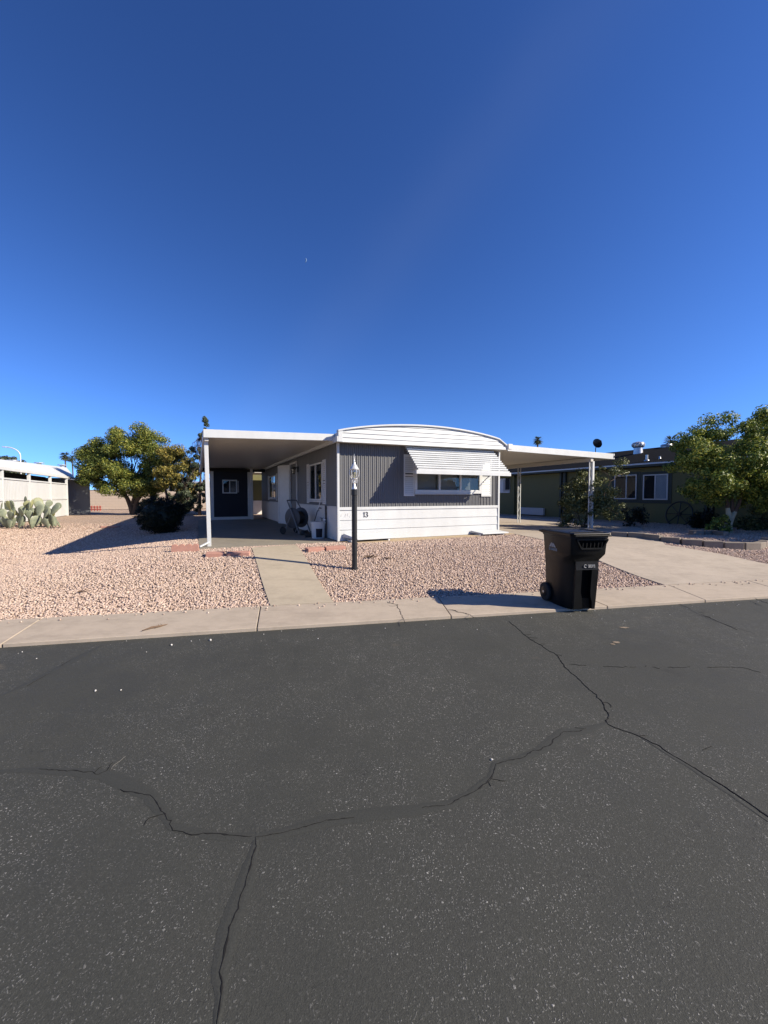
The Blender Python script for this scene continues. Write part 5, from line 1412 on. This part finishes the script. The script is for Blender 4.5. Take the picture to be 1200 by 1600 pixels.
D = 14.4; tb = at(1105, 832, D); tb.z = float(Z(tb.x, tb.y))
bl_ = lobes([(1100, 815, 20, 18, .7, 0, 1), (1082, 822, 14, 10, .7, 0, .6)], D, tb)
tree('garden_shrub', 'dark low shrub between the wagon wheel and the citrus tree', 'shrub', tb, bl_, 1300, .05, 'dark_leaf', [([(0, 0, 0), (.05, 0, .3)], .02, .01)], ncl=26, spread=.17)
D = 15.2; tb = at(985, 822, D); tb.z = float(Z(tb.x, tb.y))
bl_ = lobes([(985, 805, 14, 16, .7, 0, 1), (1003, 800, 10, 18, .7, 0, .7)], D, tb)
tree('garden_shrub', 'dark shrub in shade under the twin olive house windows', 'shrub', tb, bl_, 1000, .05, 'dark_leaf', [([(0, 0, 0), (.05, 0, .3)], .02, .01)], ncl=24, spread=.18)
# planter edging of rough blocks
pl = thing('stone_planter', 'curved low planter edged with rough stone blocks around the citrus trunk', 'planter', gp(1110, 852))
po = pl.location.copy()
line = [(968, 838), (1000, 840), (1035, 845), (1070, 850), (1110, 853.5), (1150, 856.5), (1178, 857), (1192, 853), (1200, 846)]
acc = [gp(*q) for q in line]
def along(pts, step):
    out = []; rem = 0
    for a, b in zip(pts[:-1], pts[1:]):
        L_ = (b - a).length; t_ = rem
        while t_ < L_: out.append((a + (b - a) * (t_ / L_), math.atan2(b.y - a.y, b.x - a.x))); t_ += step
        rem = t_ - L_
    return out
for (q, a_) in along(acc, .43):
    mb = MB(); h_ = random.uniform(.115, .15); mb.box(-.205, -.09, -.08, .205, .09, h_); o = mb.build('stone_block', M['stone'], pl, bevel=.014)
    o.location = q - po; o.rotation_euler = (random.uniform(-.03, .03), random.uniform(-.02, .02), a_ + random.uniform(-.05, .05))
for (q, a_) in along([gp(1088, 835), gp(1112, 834.5), gp(1133, 837)], .43):
    mb = MB(); mb.box(-.2, -.08, -.08, .2, .08, .12); o = mb.build('stone_block', M['stone'], pl, bevel=.014); o.location = q - po; o.rotation_euler = (0, 0, a_)
for i, (px, py) in enumerate(((1000, 829), (1035, 830), (1062, 832))):
    pass

# ------------------------------------------------------------------ far things: palms, street light, trees
def palm(px, top, D, crown_r, lbl, n_=60, basey=760):
    p = at(px, basey, D); zt_ = at(px, top, D).z; k = D / F
    root = thing('palm_tree', lbl, 'palm tree', (p.x, p.y, .3), 0, 'palms above the roofs'); h_ = zt_ - .3
    mb = MB(); mb.tube([(0, 0, -.3), (.1, 0, h_ * .5), (0, 0, h_)], [.16, .12, .10], 9); mb.build('trunk', M['bark'], root, 50)
    cr = MB()
    for i in range(n_):
        a_ = random.uniform(0, 6.28); el = random.uniform(-.9, 1.1); L_ = crown_r * random.uniform(.8, 1.1)
        d = Vector((math.cos(a_) * math.cos(el), math.sin(a_) * math.cos(el), math.sin(el))); tip_ = Vector((0, 0, h_)) + d * L_ + Vector((0, 0, -.18 * L_))
        st = Vector((0, 0, h_)) + d * L_ * .45
        cr.tube([(0, 0, h_), st], .02, 3)
        sx_ = d.cross(Vector((0, 0, 1))).normalized(); 
        for j in range(9):
            t_ = (j - 4) / 4; q = st + d * L_ * .62 * (1 - .25 * abs(t_)) + sx_ * t_ * L_ * .42 + Vector((0, 0, -.12 * L_ * (1 + abs(t_))))
            w_ = sx_ * .10 * crown_r; cr.add([st - w_ * .5, st + w_ * .5, q], [(0, 1, 2)])
    tag(cr.build('crown', M['palm'], root), kind='stuff')
palm(839, 688, 60, .85, 'distant palm crown showing above the right carport roof')
palm(1047, 689, 55, 1.15, 'distant palm crown showing behind the dark roof ridge by the vents')
palm(103, 713, 70, 1.05, 'slender distant palm left of the broad citrus')
palm(114, 716, 80, 1.0, 'fainter distant palm touching the left edge of the broad citrus')
D = 62; b0 = at(33, 745, D); zt_ = at(33, 712, D).z
sl = thing('street_light', 'pale curved street light rising above the left roofs', 'street light', (b0.x, b0.y, .2)); k = D / F
mb = MB(); arcp = [(0, 0, 0), (0, 0, zt_ - .2)] + [(-k * 24 * (1 - math.cos(t_)), 0, zt_ - .2 + k * 13.5 * math.sin(t_)) for t_ in np.linspace(.15, 1.45, 8)]
mb.tube(arcp, .075, 8); mb.build('pole', M['white_soft'], sl, 50)
mb = MB(); hx, hz = arcp[-1][0], arcp[-1][2]; mb.bar((hx, 0, hz), (hx - 6 * k, 0, hz + .03), .25, .14); mb.build('lamp_head', M['white_soft'], sl, bevel=.03)
for (px, py, rx, ry, D, lb_) in ((4, 719, 9, 6, 75, 'far grey-green tree at the left edge above the white roof'), (19, 720, 8, 5, 80, 'far low tree between the left edge and the street light'), (32, 722, 6, 4, 82, 'tiny far tree beside the street light pole')):
    tb = at(px, 760, D); tb.z = .2
    bl_ = lobes([(px, py, rx, ry, 1, 0, 1), (px + 3, py + 10, rx, ry * 2, 1, 0, 1)], D, tb)
    tree('distant_tree', lb_, 'tree', tb, bl_, 900, .22, 'pine', [([(0, 0, 0), (0, 0, at(px, py + 12, D).z)], .18, .08)], ncl=26, spread=.55, group='far trees', branches=6)

# ------------------------------------------------------------------ daytime moon
M['moon'] = plain('moon_sky_tint', (.085, .15, .27), .9, .1, bump=0)  # blue of the sky in front of the moon put into its colour
D = 3000; mc = at(475.3, 406.5, D); k = D / F
mb = MB(); rad = 4.0 * k; rings = []  # only the sunlit crescent is built; the phase sits in the shape
for i in range(13):
    t_ = R(20) + R(-130) * i / 12 + R(45); w_ = rad * .50 * math.sin(math.pi * i / 12) + .05
    c_, s__ = math.cos(t_), math.sin(t_)
    rings.append([((rad - w_ * f_) * c_, d_, (rad - w_ * f_) * s__) for f_, d_ in ((0, 0), (.5, -rad * .25), (1, 0), (.5, rad * .25))])
mb.loft(rings); o = fixn(mb.build('moon', M['moon'], None, 60)); o.location = mc; tag(o, 'faint thin crescent moon in the blue sky above the home', 'moon')

# ------------------------------------------------------------------ home and trees added across the street only for the front window's reflections
oh = thing('neighbouring_home', 'unseen low tan home added across the street for the window reflection', 'mobile home', (36, -19, 0), 0)
mb = MB(); mb.box(-20, -6, 0, 20, 0, 3.0); mb.build('wall', M['stucco'], oh)
mb = MB(); mb.prism([(-20.5, .5, 3.0), (-20.5, -3, 4.2), (-20.5, -6.5, 3.0)], (41, 0, 0)); fixn(mb.build('roof', M['shingle'], oh))
for x_ in (-16, -9, -4.5, 1, 6, 12): mb = MB(); mb.box(x_, .002, 1.0, x_ + 1.8, .03, 2.2); mb.build('window', M['dark'], oh)
for i, (x_, y_, r_) in enumerate(((24, -28, 4.0), (37, -29, 4.6), (50, -28, 4.2), (63, -29, 4.4))):
    tb = Vector((x_, y_, 0)); bl_ = [(x_, y_, 4.6, r_, r_, 3.2, 1), (x_ + 2, y_, 3.6, r_ * .8, r_, 2.6, 1)]
    tree('reflected_tree', 'large dark tree added for the window reflection, ' + ('first', 'second', 'third', 'last')[i] + ' from the left behind the tan home across the street', 'tree', tb, bl_, 3000, .26, 'citrus', [([(0, 0, 0), (.1, 0, 2.6)], .25, .16)], ncl=60, spread=.9, group='trees added across the street')
